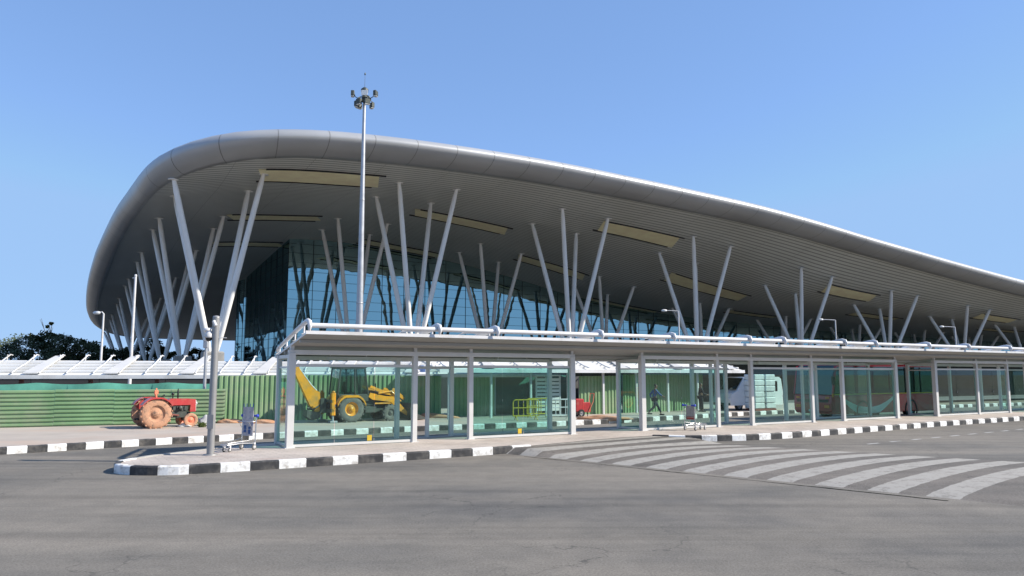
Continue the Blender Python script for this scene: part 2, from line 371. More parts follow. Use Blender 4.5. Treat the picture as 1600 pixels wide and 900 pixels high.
def kerb(pts,step,sub=3,mats=('kerb_white','kerb_black'),wd=.16,zt=.03,zb=-.26,flip=1,first=0,lowfrom=None):
    P=resample(pts,step/sub); b=MB()
    def nrm(i):
        d=(P[min(i+1,len(P)-1)]-P[max(i-1,0)]).normalized(); return Vector((-d.y,d.x,0))*flip
    nb=(len(P)-1)//sub
    for j in range(nb+1):
        i0=j*sub;i1=min(j*sub+sub,len(P)-1)
        if i1<=i0: break
        for i in range(i0,i1):
            p,q=P[i],P[i+1]; a,c=nrm(i),nrm(i+1)
            g=.006
            pp=p+(q-p)*(g/ (q-p).length if i==i0 else 0); qq=q-(q-p)*(g/(q-p).length if i==i1-1 else 0)
            jit=random.uniform(-.004,.004); z1=zt+jit
            if lowfrom is not None:
                def zz(k): return z1-(max(0,k-lowfrom)/(nb-lowfrom+.001))*.17
                za=zz(j)
            else: za=z1
            vs=[pp+Vector((0,0,zb)),pp+Vector((0,0,za-.03)),pp+a*.03+Vector((0,0,za)),pp+a*wd+Vector((0,0,za)),pp+a*wd+Vector((0,0,zb)),
                qq+Vector((0,0,zb)),qq+Vector((0,0,za-.03)),qq+c*.03+Vector((0,0,za)),qq+c*wd+Vector((0,0,za)),qq+c*wd+Vector((0,0,zb))]
            fs=[[k,k+1,k+6,k+5] for k in range(4)]+[[0,1,2,3,4],[5,6,7,8,9]]
            b.add(vs,fs,(j+first)%2)
    o=b.build('kerb',list(mats)); tag(o,kind='structure'); return P
near=[(-10.42,21.1),(-10.48,20.5),(-10.1,19.6),(-9.3,19.22),(-8.5,19.27),(-7.9,19.55),(-6.8,20.15),(-4.9,21.35),(-3.0,22.55),(-.9,23.9),(.7,25.0)]
P1=kerb(near,.74,lowfrom=19)
right=[(5.3,29.0),(6.0,28.75),(7.2,28.75),(9.2,29.3),(11.5,30.6),(14.5,32.7),(17.9,35.1),(21.5,37.6),(26,40.5),(33,45),(46,53)]
P2=kerb(right,.62,first=1)
nb_=Vector((-.511,.86,0))
back=[(-10.42,21.1),(-10.2,22.0),(-9.8,22.9),(-9.2,24.3),(-8.4,25.95),(-4,28.55),(6,34.5),(16,40.4),(27,47),(46,58)]
Pb=kerb([tuple(p) for p in back],.9,mats=('concrete','concrete'),flip=-1,first=0)
poly=[(p.x,p.y) for p in P1]+[(2.6,26.9),(4.2,28.3)]+[(p.x,p.y) for p in P2]+[(p.x,p.y) for p in reversed(Pb)]
poly=[p for i,p in enumerate(poly) if i==0 or (Vector(p)-Vector(poly[i-1])).length>.05]
flat('pavement',poly,0.0,'paver')
far=[(-40,0),(-30,10),(-22,18.3),(-15.2,24.9),(-11.2,28.6),(-7.6,31.4),(-4,33.9),(-.4,35.8),(3.1,37.8),(6.6,40.4),(9.3,42.6),(11.6,44.6),(14.2,46.6),(18,49.2),(24,52.6),(34,58),(60,72)]
P3=kerb(far,.56,flip=1,first=1)
flat('pavement',[(p.x,p.y) for p in P3 if p.x<33]+[(33,66),(-14,48),(-60,34),(-60,0)],0.0,'far_pave')
flat('forecourt',[(-60,34.0),(-14,48),(33,66),(80,92),(260,190),(260,260),(-120,260),(-120,34)],-.06,'apron')
# crossing hump
L0=Vector((.6,23.5,0));L1=Vector((8.5,15.7,0));U0=Vector((5.4,29.6,0));U1=Vector((14,22.9,0))
vs=[];uvs=[];fs=[]; na,nbb=70,20
for i in range(na+1):
    a=-.42+i/na*2.28
    lo=L0.lerp(L1,a) if a<=1 else L1+(L1-L0)*(a-1); au=a+.21; up=U0+(U1-U0)*au
    base=-.205+min(1,max(0,(.09-a)/.12))*.19
    for j in range(nbb+1):
        f=j/nbb; p=lo.lerp(up,f); hgt=.14*math.sin(math.pi*f**.85)**.9 if 0<f<1 else -.03
        edge=min(1,max(0,(a+.02)/.12))
        vs.append((p.x,p.y,base+hgt*edge if 0<f<1 else (-.24 if (f==0 or a>0) else base-.05))); uvs.append((a*11.1-.60+.35*f+6*1.15,f))
for i in range(na):
    for j in range(nbb): fs.append([i*(nbb+1)+j,(i+1)*(nbb+1)+j,(i+1)*(nbb+1)+j+1,i*(nbb+1)+j+1])
o=shell('crossing',vs,fs,['zebra'],uvs=uvs,smooth=True); tag(o,kind='structure')
b=MB()
a0=gnd(1391,690.6,-.2); a1=gnd(1485,681.5,-.2); d=(a1-a0)/3
for k in range(-1,8):
    p=a0+d*k; q=p+d.normalized()*.75; n=Vector((-d.y,d.x,0)).normalized()*.07
    b.add([p-n,q-n,q+n,p+n],[[0,1,2,3]])
for v in b.v: v.z=-.196
tag(b.build('lane_marking','line_paint'),kind='structure')
b=MB(); rj=random.Random(4); prev=None
for k in range(90):
    a=-.02+k*.0118; p=L0+(L1-L0)*a; n=Vector((.7,.71,0)); off=-.10+rj.uniform(-.015,.015); wdt=.014+.03*max(0,math.sin(k*.21))*rj.random()+ (.02 if k>70 else 0)
    cur=(p+n*(off-wdt),p+n*(off+wdt))
    if prev: b.add([prev[0],cur[0],cur[1],prev[1]],[[0,1,2,3]])
    prev=cur
for v in b.v: v.z=-.1955
tag(b.build('road_joint','void',None,fixn=False),kind='structure')
# ================================================================= TERMINAL
E1=Vector((.872,.489,0)); E2=Vector((-.514,.858,0)); P0=Vector((-25.1,63.5,0))
def W(s,t,z=0): p=P0+E1*s+E2*t; return Vector((p.x,p.y,z))
import bisect
SS=[-12,-8,-3,3,9,18,27,36,45,54,63,72,81,90,108,130,170,270]
TT=[-12,-8,0,9,18,35,53,71,95,118,125]
ZZ=[
[16.2,17.2,18.8,19.8,20.0,20.4,20.5,20.2,19.8,19.3,18.6,17.7,16.8,15.9,14.3,12.8,11.5,10.5],
[16.7,17.4,18.5,19.5,20.0,20.3,20.3,20.0,19.6,19.1,18.3,17.3,16.4,15.5,13.9,12.5,11.2,10.2],
[16.4,17.0,17.8,19.0,19.5,19.9,19.6,18.8,18.1,17.1,15.7,14.2,13.2,12.6,11.5,10.6,10,9.5],
[16.2,17.0,17.9,18.9,19.4,19.9,19.3,18.3,17.2,15.8,14.2,12.9,12.1,11.7,10.9,10.2,9.7,9.3],
[16.3,17.0,17.9,18.6,19.2,19.7,19.0,17.9,16.4,14.5,13.2,12.2,11.6,11.2,10.5,10.0,9.5,9.2],
[15.6,16.2,16.8,17.5,18.0,18.3,17.8,16.9,15.4,13.7,12.6,11.8,11.3,10.9,10.2,9.8,9.4,9.1],
[14.4,15.0,15.5,16.0,16.4,16.7,16.3,15.6,14.6,13.2,12.2,11.5,11.0,10.7,10.1,9.7,9.3,9.0],
[13.2,13.8,14.3,14.6,14.9,15.2,15.0,14.5,13.6,12.5,11.8,11.2,10.8,10.5,10.0,9.6,9.2,9.0],
[11.4,11.9,12.3,12.5,12.6,12.7,12.6,12.3,11.9,11.4,11,10.6,10.3,10.1,9.8,9.5,9.2,9.0],
[9.6,9.9,10.1,10.2,10.3,10.3,10.3,10.2,10.1,10,9.9,9.8,9.7,9.6,9.5,9.3,9.1,9.0],
[9.0,9.2,9.4,9.5,9.6,9.6,9.6,9.6,9.5,9.5,9.4,9.4,9.3,9.3,9.2,9.1,9.0,8.9]]
def _cub(X,V,x):
    n=len(X); x=min(max(x,X[0]),X[-1]); i=min(max(bisect.bisect_right(X,x)-1,0),n-2)
    h=X[i+1]-X[i];u=(x-X[i])/h
    d=(V[i+1]-V[i])/h
    def sl(k):
        if k<=0: return (V[1]-V[0])/(X[1]-X[0])
        if k>=n-1: return (V[-1]-V[-2])/(X[-1]-X[-2])
        return (V[k+1]-V[k-1])/(X[k+1]-X[k-1])
    m0=sl(i)*h;m1=sl(i+1)*h
    return (2*u**3-3*u*u+1)*V[i]+(u**3-2*u*u+u)*m0+(3*u*u-2*u**3)*V[i+1]+(u**3-u*u)*m1
def zfun(s,t): return _cub(TT,[_cub(SS,r,s) for r in ZZ],t)

term=thing('airport_terminal','vast grey terminal with a curved overhanging roof on white V shaped columns','terminal',P0)
def wp(o,root=term):
    o.parent=root; o.matrix_parent_inverse=Matrix.Translation(root.location).inverted(); return o
ctrl=[(262,-8),(200,-8),(120,-8),(70,-8),(35,-8),(20,-8),(10,-8),(4,-7.7),(.2,-6.9),(-2.4,-5.2),(-4.1,-2.6),(-4.9,1),(-5.3,10),(-5.8,25),(-6.1,42),(-6.2,58),(-5.9,76),(-5.1,92),(-3.4,105),(0,113.5),(6,117.5),(16,118.5),(60,119),(120,119),(200,119),(262,119)]
OUT=[Vector(p) for p in []]
Q=[Vector((*p,0)) for p in ctrl]; fine=[]
for i in range(len(Q)-1):
    p0=Q[max(i-1,0)];p1=Q[i];p2=Q[i+1];p3=Q[min(i+2,len(Q)-1)]
    n_=max(2,int((p2-p1).length/1.2)) if (p2-p1).length<20 else int((p2-p1).length/3)
    for k in range(n_):
        t=k/n_
        # chord-safe hermite
        L=(p2-p1).length
        m1=(p2-p0)/((p2-p1).length+(p1-p0).length+1e-6)*L; m2=(p3-p1)/((p3-p2).length+(p2-p1).length+1e-6)*L
        fine.append((2*t**3-3*t*t+1)*p1+(t**3-2*t*t+t)*m1+(-2*t**3+3*t*t)*p2+(t**3-t*t)*m2)
fine.append(Q[-1]); NF=len(fine)
nrm=[]
for i in range(NF):
    d=(fine[min(i+1,NF-1)]-fine[max(i-1,0)]).normalized(); nrm.append(Vector((d.y*1,-d.x*1,0)))
# outward check: front edge outward is -t
if nrm[5].y>0: nrm=[-n for n in nrm]
# control of overhang with side
dist=[0]
for a,b_ in zip(fine[:-1],fine[1:]): dist.append(dist[-1]+(b_-a).length)
prof=[(0,0),(.03,-.09),(.7,-.02),(1.5,.17),(2.1,.41),(2.5,.69),(2.66,.93),(2.66,1.16),(2.5,1.40),(2.2,1.60),(1.7,1.77),(1.1,1.88),(.6,1.92),(.2,1.93)]
vs=[];uvs=[];fs=[];K=len(prof)
for i,(p,n) in enumerate(zip(fine,nrm)):
    z0=zfun(p.x,p.y)
    side=max(0,-n.x); rear=max(0,n.y)
    for k,(o_,dz) in enumerate(prof):
        kf=min(1,max(0,(p.y-5)/35)); q=p+n*o_*(1-(.55-.21*kf)*side); z=z0+dz*(1+(.12+.13*kf)*side); wv=W(q.x,q.y,z); vs.append(wv); uvs.append((dist[i],k))
for i in range(NF-1):
    for k in range(K-1): fs.append([i*K+k,i*K+k+1,(i+1)*K+k+1,(i+1)*K+k])
edge=shell('roof_edge',vs,fs,['fascia'],uvs=uvs,smooth=True); wp(edge)
def spine(p):
    x=min(max(p.x,34),236); return Vector((x,55,0))
def ringmesh(name,off,dz,matn,NR=26,flipn=False):
    vs=[];uvs=[];fs=[]
    for k in range(NR+1):
        f=(k/NR)**1.15
        for i in range(NF):
            p0=fine[i]+nrm[i]*off; sp=spine(p0); p=p0.lerp(sp,f)
            zz=zfun(p.x,p.y) if (off==0 or f>0) else zfun(fine[i].x,fine[i].y)
            vs.append(W(p.x,p.y,zz+dz)); uvs.append((p.x,p.y))
    for k in range(NR):
        for i in range(NF-1): fs.append([k*NF+i,k*NF+i+1,(k+1)*NF+i+1,(k+1)*NF+i])
    return wp(shell(name,vs,fs,[matn],uvs=uvs,smooth=True))
soff=ringmesh('soffit',0,0,'soffit')
top=ringmesh('roof_sheet',.3,1.9,'canopy_top',16)
# light panels set in the soffit
panels=[(2.8,13.2,-4.4,-.9),(3.6,13.0,13.9,16.4),(4.3,12.3,28.0,30.2),(21.2,32.5,6.2,9.0),(20.8,31.8,23.2,25.2),(39.6,50.4,-2.1,.6),(39.5,49.8,15.5,17.8),(57.6,71.2,7.3,10.2),(57,70,24.4,26.6),(76.6,86.6,-1.5,.6),(76.6,86.6,15.6,17.6),(93.4,104,6.6,8.9),(112,122,-1.5,.6),(129,140,6.6,8.9)]
for s0,s1_,t0,t1 in panels:
    ns,nt_=12,2; b=MB()
    for dz,rev in ((-.05,0),(-.005,1)):
        v=[];f=[]
        for i in range(ns+1):
            for j in range(nt_+1):
                sk=(j/nt_-.5)*1.0
                s_=s0+(s1_-s0)*i/ns; t_=t0+(t1-t0)*j/nt_
                if i==0: s_+=sk*1.2
                if i==ns: s_+=sk*1.2
                v.append(W(s_,t_,zfun(s_,t_)+dz))
        for i in range(ns):
            for j in range(nt_): f.append([i*3+j,(i+1)*3+j,(i+1)*3+j+1,i*3+j+1])
        b.add(v,f,0)
    fr=[]
    pn=b.build('light_panel','cream',soff,fixn=False)
    b=MB()
    for tt in (t0-.09,t1+.09):
        pts=[W(s0+(s1_-s0)*i/ns,tt,zfun(s0+(s1_-s0)*i/ns,tt)-.06) for i in range(ns+1)]
        b.tube(pts,.085,4,smooth=False)
    b.build('panel_frame','dark',soff)
# V columns
def vcolumn(i,j):
    s,t=18*i,17.8*j; b=MB(); zb=4.2; X=Matrix.Identity(4)
    for k in range(4):pass
    vs=[];
    for hw,z in ((.95,-.3),(.8,zb-.35),(.8,zb-.1),(.7,zb)):
        for a,c_ in ((-hw,-hw),(hw,-hw),(hw,hw),(-hw,hw)): vs.append(W(s+a,t+c_,z))
    fs=[[r_*4+q,r_*4+(q+1)%4,(r_+1)*4+(q+1)%4,(r_+1)*4+q] for r_ in range(3) for q in range(4)]+[[12,13,14,15]]
    b.add(vs,fs); col=b.build('column','concrete'); wp(col)
    for (ax,ay) in ((1,-1),(-1,-1),(1,1),(-1,1)):
        ds,dt=2.95*ax,2.95*ay
        if i==0 and ax<0: ds=-4.0 if ay<0 and j==0 else -3.2
        zt=zfun(s+ds,t+dt)
        p=W(s+.28*ax,t+.28*ay,zb-.02); q=W(s+ds,t+dt,zt+.12); b=MB()
        pts=[p.lerp(q,f) for f in (0,.04,.12,.5,.93,.985,1)]
        b.tube(pts,[.15,.20,.235,.245,.225,.16,.16],14)
        b.lathe([(.0,-.02),(.42,-.02),(.42,.02),(0,.02)],(q.x,q.y,zt-.05),'z',12,0)
        b.build('strut','strut',col)
for i in range(0,9):
    for j in (0,1): vcolumn(i,j)
for j in range(2,7): vcolumn(0,j)
# glass walls
def wall_run(pts,name,zb=0.0,step=3.0,gh=1.15,off=.05,ny=3):
    path=[]
    for (a,b_) in zip(pts[:-1],pts[1:]):
        a=Vector(a);b_=Vector(b_); n_=max(1,round((b_-a).length/step))
        for k in range(n_): path.append(a.lerp(b_,k/n_))
    path.append(Vector(pts[-1])); vs=[];fs=[]
    for p in path: vs+= [W(p.x,p.y,zb),W(p.x,p.y,zfun(p.x,p.y)+.05)]
    fs=[[2*i,2*i+2,2*i+3,2*i+1] for i in range(len(path)-1)]
    g=wp(shell(name,vs,fs,['curtain']))
    b=MB()
    for i,p in enumerate(path):
        d=(path[min(i+1,len(path)-1)]-path[max(i-1,0)]).normalized(); n=Vector((d.y,-d.x))
        q=p+n*off; zt=zfun(p.x,p.y)-.05; c_=W(q.x,q.y)
        b.tube([W(q.x,q.y,zb),W(q.x,q.y,zt)],.028,4,smooth=False)
    z=zb+gh
    while z<20:
        run=[]
        for i,p in enumerate(path):
            d=(path[min(i+1,len(path)-1)]-path[max(i-1,0)]).normalized(); n=Vector((d.y,-d.x)); q=p+n*off
            if zfun(p.x,p.y)-.1>z: run.append(W(q.x,q.y,z))
            else:
                if len(run)>1: b.tube(run,.02,4,smooth=False)
                run=[]
        if len(run)>1: b.tube(run,.02,4,smooth=False)
        z+=gh
    b.build('mullion','mullion',g)
    return g
wall_run([(12.6,50),(12.6,26),(245,26)],'glass_wall')
cyl=[(12.4+2.6*math.cos(a),55+2.6*math.sin(a)) for a in [R(x) for x in range(60,-301,-20)]]
wall_run(cyl[::-1] if False else [(14.6+2.6*math.cos(R(x)),53.5+2.6*math.sin(R(x))) for x in range(60,301,20)],'glass_tower',step=.95)
wall_run([(245,100),(26,100),(24,70),(17,56)],'rear_wall')
# ================================================================= BUS SHELTER
A=Vector((-6.95,24.17,0)); D=Vector((.8597,.5108,0)); NB=Vector((-.5108,.8597,0))
def frame(o,d,nb):
    X=Matrix.Identity(4)
    for r in range(3): X[r][0]=d[r];X[r][1]=nb[r];X[r][2]=(0,0,1)[r];X[r][3]=o[r]
    return X
def upx(x,off=0):
    k=(x-800)/1187.7; a=A+NB*off
    return (k*a.y-a.x)/(D.x-k*D.y)
ANG=math.atan2(D.y,D.x)
sh=thing('bus_shelter','long grey glazed bus shelter with a sloping white canopy and front tube rail','bus shelter',A,ANG)
posts=[upx(x) for x in (455,648,735,893,1003,1120,1173,1267,1315,1398,1460,1525)]
u=posts[-1]; posts+= [u+3.4,u+5.6,u+10.2,u+13.4,u+16.5,u+20,u+23]
UEND=posts[-1]+1
units=[(0,3),(4,9),(10,14),(15,18)]
DEP=1.55
def zroof(y): return 3.58+(y+1.8)/(3.5)*(-.60)
# posts
for k,u in enumerate(posts):
    ends=any(k in (a,b) for a,b in units)
    w_=.11 if ends else .085
    b=MB(); b.box((u-w_,-w_,0.0),(u+w_,w_,2.99),0,None,.008); b.box((u-.06,-.055,2.99),(u+.06,.055,zroof(0)-.03)); b.box((u-w_-.05,-w_-.05,0),(u+w_+.05,w_+.05,.02))
    b.build('post','post',sh)
    b=MB(); w2=.075; b.box((u-w2,DEP-w2,0.0),(u+w2,DEP+w2,2.9),0,None,.006)
    b.build('post','post',sh)
for a,b_ in units:
    u0,u1=posts[a],posts[b_]
    b=MB(); b.box((u0-.11,-.09,2.93),(u1+.11,.09,3.08),0,None,.006); b.build('header_beam','post',sh)
    b=MB(); b.box((u0-.08,DEP-.07,2.78),(u1+.08,DEP+.07,2.92)); b.build('header_beam','post',sh)
    for u in (u0,u1):
        [ (lambda b:(b.box(p,q),b.build('cross_beam','post',sh)))(MB()) for p,q in (((u-.05,.11,2.82),(u+.05,DEP-.08,2.93)),((u-.03,.11,2.5),(u+.03,DEP-.08,2.56)),((u-.03,.11,.03),(u+.03,DEP-.08,.10)))]
def pane_bay(k,y,split,sticker=None,z0=.10,z1=2.54):
    u0,u1=posts[k],posts[k+1]
    b=MB(); b.box((u0+.085,y-.035,z1),(u1-.085,y+.035,z1+.09)); b.build('top_rail','post',sh); b=MB(); b.box((u0+.085,y-.03,.02),(u1-.085,y+.03,.10)); b.build('bottom_rail','post',sh)
    for q in range(split):
        a=u0+.10+(u1-u0-.2)*q/split+.012; c=u0+.10+(u1-u0-.2)*(q+1)/split-.012
        b=MB(); b.add([(a,y,z0),(c,y,z0),(c,y,z1),(a,y,z1)],[[0,1,2,3]]); g=b.build('glass_pane','glass',sh)
        md=g.modifiers.new('thickness','SOLIDIFY'); md.thickness=.012; 
        if sticker and q==sticker-1:
            b=MB(); b.box((c-.22,y-.02,.12),(c-.06,y-.012,.30),0); b.build('sticker','bright_yellow',g)
    for q in range(1,split):
        a=u0+.10+(u1-u0-.2)*q/split
        b=MB(); b.box((a-.012,y-.03,z0),(a+.012,y-.014,z0+.10)); b.box((a-.012,y-.03,1.25),(a+.012,y-.014,1.33)); b.build('glass_clip','steel',sh)
for k,sp,stk in ((0,3,2),(2,2,1),(4,2,None),(6,2,None),(8,2,None),(10,2,None),(11,2,None),(13,2,None),(15,2,None),(17,2,None)): pane_bay(k,0,sp,stk)
for k,sp in ((2,2),(8,2),(13,2),(16,2)): pane_bay(k,DEP,sp)
# end glass walls
for a,b_ in units:
    for u in ((posts[a],posts[b_]) if a else (posts[a],)):
        b=MB(); b.add([(u,.10,.10),(u,DEP-.09,.10),(u,DEP-.09,2.5),(u,.10,2.5)],[[0,1,2,3]]); g=b.build('glass_pane','glass',sh)
        md=g.modifiers.new('thickness','SOLIDIFY'); md.thickness=.012
# door frames in the open bays at the back row
for k in (1,5,7):
    u0,u1=posts[k],posts[k+1]
    b=MB(); um=u0+(u1-u0)*.55
    b.box((um-.06,DEP-.06,0),(um+.06,DEP+.06,2.78)); b.box((u0+.075,DEP-.05,2.5),(u1-.075,DEP+.05,2.6)); b.build('door_frame','post',sh)
    b=MB(); b.add([(um+.06,DEP,.10),(u1-.08,DEP,.10),(u1-.08,DEP,2.5),(um+.06,DEP,2.5)],[[0,1,2,3]]); g=b.build('glass_pane','glass',sh)
    md=g.modifiers.new('thickness','SOLIDIFY'); md.thickness=.012
# canopy in sheets
b=MB()
def slab(b,u0,u1,y0,y1,th,zf,mi=0):
    vs=[(u0,y0,zf(y0)),(u1,y0,zf(y0)),(u1,y1,zf(y1)),(u0,y1,zf(y1))]
    vs=[(a,c,d) for a,c,d in vs]+[(a,c,d-th) for a,c,d in vs]
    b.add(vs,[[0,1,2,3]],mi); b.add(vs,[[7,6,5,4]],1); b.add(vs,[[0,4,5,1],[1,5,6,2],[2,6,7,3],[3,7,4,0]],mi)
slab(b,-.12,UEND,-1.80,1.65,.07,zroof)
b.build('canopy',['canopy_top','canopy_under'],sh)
b=MB(); slab(b,-.16,UEND,-1.86,-1.80,.10,lambda y:zroof(-1.8)+.02); b.build('canopy_edge','white_metal',sh)
b=MB(); slab(b,-.16,UEND,1.652,1.78,.16,lambda y:zroof(1.7)+.03); b.build('gutter','post',sh)
# purlins below canopy
for y in (-1.0,.8):
    b=MB(); b.box((-.1,y-.04,zroof(y)-.17),(UEND-.05,y+.04,zroof(y)-.075)); b.build('purlin','canopy_under',sh)
# front tube rail
b=MB(); b.tube([(-.1,-1.88,3.76),(UEND,-1.88,3.76)],.075,14); b.build('tube_rail','white_metal',sh)
def arm(u,L=True):
    b=MB(); x=0
    pts=[(u,-1.98,3.60),(u,-2.03,3.72),(u,-1.98,3.86),(u,-1.80,3.90),(u,-1.5,3.86),(u,-.6,3.68),(u,.6,3.42),(u,1.72,3.17),(u,1.86,3.08)]
    b.tube(pts,[.04,.06,.07,.075,.075,.075,.07,.06,.045],10)
    for y in (-1.4,-.4,.6,1.5):
        b.tube([(u,y,zroof(y)-.01),(u,y,zroof(y)+.24)],.03,6); b.box((u-.08,y-.06,zroof(y)),(u+.08,y+.06,zroof(y)+.02))
    b.build('canopy_arm','white_metal',sh)
    # curved fin plate between rail and sheet, just left of the arm
    if u<.5: return
    b=MB(); n=8; v=[]
    for k in range(n+1):
        f=k/n; uu=u-1.15+1.05*f; z=3.70+.10*math.sin(math.pi*f)
        v+=[(uu,-1.6,z),(uu,-1.1,z-.08)]
    b.add(v,[[2*k,2*k+2,2*k+3,2*k+1] for k in range(n)]); o=b.build('fin_plate','white_metal',sh); md=o.modifiers.new('thickness','SOLIDIFY'); md.thickness=.015
for k,u in enumerate(posts): arm(u+ (0 if k else -.02))
# tube lights under the canopy
for k in (0,2,4,6,8,10,12):
    u=(posts[k]+posts[k+1])/2
    b=MB(); b.box((u-.75,.70,2.83),(u+.75,.82,2.89)); b.box((u-.65,.74,2.89),(u-.62,.78,3.1)); b.box((u+.62,.74,2.89),(u+.65,.78,3.1)); b.build('tube_light','post',sh)
# ================================================================= WALKWAY CANOPY (behind)
def walkway(o,d,length,name,label,post_mat,zlo,zhi,depth,step,postd,pz,group=None,postw=.09):
    nb=Vector((-d.y,d.x,0)); r=thing(name,label,'walkway canopy',o,math.atan2(d.y,d.x),group)
    zf=lambda y: zlo+(zhi-zlo)*y/depth
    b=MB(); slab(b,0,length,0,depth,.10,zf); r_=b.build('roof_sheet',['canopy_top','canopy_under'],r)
    b=MB()
    for q in range(1,5):
        y=depth*q/5; b.box((0.02,y-.04,zf(y)+.004),(length-.02,y+.04,zf(y)+.11))
    b.build('roof_rib','canopy_top',r)
    b=MB(); b.box((0,-.06,zlo-.16),(length,0.0,zlo+.03)); b.build('eave_beam','white_metal',r)
    n=int(length/step)
    for k in range(n+1):
        u=.4+k*step
        b=MB(); b.tube([(u,-.05,zlo+.12),(u+.05,.5,zf(.5)+.12),(u+.25,depth*.6,zf(depth*.6)+.15),(u+.45,depth+.15,zhi+.30),(u+.5,depth+.30,zhi+.27)],.035,8)
        b.tube([(u+.4,depth-.15,zhi),(u+.4,depth-.1,zhi+.3)],.03,6)
        b.build('canopy_arm','white_metal',r)
        if k%3==2:
            b=MB(); v=[(u-.75,.05,zf(.05)+.12),(u-.1,.05,zf(.05)+.12),(u+.55,depth,zhi+.25),(u+.15,depth,zhi+.25)]
            v+=[(a,c,e-.05) for a,c,e in v]; b.add(v,[[0,1,2,3],[7,6,5,4],[0,4,5,1],[1,5,6,2],[2,6,7,3],[3,7,4,0]]); b.build('cover_plate','post',r)
    n=int(length/postd)
    for k in range(n+1):
        u=.8+k*postd; b=MB(); b.box((u-postw,.5-postw,pz),(u+postw,.5+postw,zf(.5)-.1)); b.build('post',post_mat,r)
    return r
dW=Vector((.962,.273,0)).normalized()
walkway(Vector((-40,33.0,0)),dW,30.5,'walkway_canopy','low white ribbed walkway roof on rust red posts behind the horizontal green fence','rust',2.24,3.02,1.9,1.2,3.1,0,'walkway canopies')
dF=Vector((.911,.411,0)).normalized()
wk=walkway(Vector((-10.4,37.9,0))+Vector((.411,-.911,0))*-2.2,dW,14,'walkway_canopy','white ribbed walkway roof above the vertical green fence behind the shelter','white_metal',2.30,3.02,1.9,1.2,4.4,0,'walkway canopies')
wk2=walkway(Vector((-3.7,38.6,0)),Vector((.86,.51,0)).normalized(),22,'walkway_canopy','white walkway roof on thin white posts seen through the middle of the shelter','white_metal',2.55,3.1,2.4,1.5,2.5,0,'walkway canopies',postw=.055)
# ================================================================= FENCES
def corr_fence(name,label,p0,p1,h,vertical,pitch,amp,mats,z0=0,sheet=1.0,group=None):
    p0=Vector((*p0,0));p1=Vector((*p1,0)); d=(p1-p0); L=d.length; d.normalize(); n=Vector((d.y,-d.x,0))
    r=thing(name,label,'fence',p0,math.atan2(d.y,d.x),'green sheet metal fences')
    b=MB(); prof=[(0,0),(.28,0),(.40,1),(.82,1),(.94,0)]
    if vertical:
        ns=int(L/pitch); 
        line=[]
        for k in range(ns):
            j=random.uniform(-.01,.01)
            for f,a in prof: line.append(((k+f)*pitch,-a*amp+j,0))
        vs=[];zt=[]
        for i,(x,y,_) in enumerate(line):
            dz=.03*math.sin(int(x/sheet)*12.9)
            vs+=[(x,y,z0-.05),(x,y,z0+h+dz)]
        fs=[[2*i,2*i+2,2*i+3,2*i+1] for i in range(len(line)-1)]
        b.add(vs,fs)
    else:
        ns=int(h/pitch); nx=math.ceil(L/sheet); sheet=L/nx
        for q in range(nx):
            x0=q*sheet;x1=x0+sheet-.006; jj=random.uniform(-.012,.012); tz=random.uniform(-.012,.012)
            vs=[]
            for k in range(ns):
                for f,a in prof:
                    z=z0+(k+f)*pitch; vs+=[(x0,-a*amp+jj,z+tz),(x1,-a*amp+jj,z+tz)]
            vs+=[(x0,jj,z0+h+tz),(x1,jj,z0+h+tz)]
            m=len(vs)//2; b.add(vs,[[2*i,2*i+1,2*i+3,2*i+2] for i in range(m-1)])
    o=b.build('sheet',mats,r,fixn=False); md=o.modifiers.new('thickness','SOLIDIFY'); md.thickness=.004
    for k in range(int(L/2.4)+1):
        b=MB(); b.box((k*2.4,.03,z0-.1),(k*2.4+.06,.09,z0+h-.04)); b.build('post','galv',r)
    return r
corr_fence('metal_fence','green fence of horizontally ribbed sheets behind the red tractor',(-40.2,26.1),(-13.75,36.6),1.62,False,.18,.055,'green_fence',sheet=2.4)
corr_fence('metal_fence','green fence of vertically ribbed sheets behind the backhoe loader',(-14.4,37.2),(-3.75,41.95),2.24,True,.24,.05,'green_fence')
corr_fence('metal_fence','green vertically ribbed fence piece seen through the second glazed bay',(-3.2,42.2),(-.9,43.1),2.2,True,.24,.05,'green_fence')
corr_fence('metal_fence','yellowish green vertically ribbed fence behind the gap between the two shelters',(3.9,44.2),(6.6,45.6),2.2,True,.24,.05,'green_fence')
corr_fence('metal_fence','green ribbed fence behind the walking man',(6.7,46.0),(12.6,50.2),2.3,True,.24,.05,'green_fence')
# netting hung behind the horizontal fence
def net(p0,p1,z0,z1,m,label,cat='netting',wav=.12):
    p0=Vector((*p0,0));p1=Vector((*p1,0)); L=(p1-p0).length; d=(p1-p0).normalized()
    n=int(L/.35); v=[];f=[]
    for i in range(n+1):
        x=i*L/n
        for j,zz in enumerate((z0,(z0+z1)/2,z1)):
            sag=.09*abs(math.sin(x*1.05))*(1 if j==2 else 0)
            v.append((x,wav*math.sin(x*1.7+j)+.05*math.sin(x*5.1+j*2),zz-sag))
    for i in range(n):
        for j in range(2): f.append([i*3+j,(i+1)*3+j,(i+1)*3+j+1,i*3+j+1])
    b=MB(); b.add(v,f,0,True); o=b.build('shade_net',m,None,fixn=False); o.location=p0; o.rotation_euler=(0,0,math.atan2(d.y,d.x))
    md=o.modifiers.new('thickness','SOLIDIFY'); md.thickness=.006; tag(o,label,cat); return o
net((-40.5,32.35),(-14.2,39.8),0.3,1.90,'teal_net','teal shade netting sagging above the horizontal green fence')
net((-3.0,43.6),(3.6,46.4),0,2.3,'teal_dark','dark green netting behind the yellow barriers')
net((1.6,46.5),(4.6,47.8),0,2.2,'near_black','blackish green sheet behind the red machine')
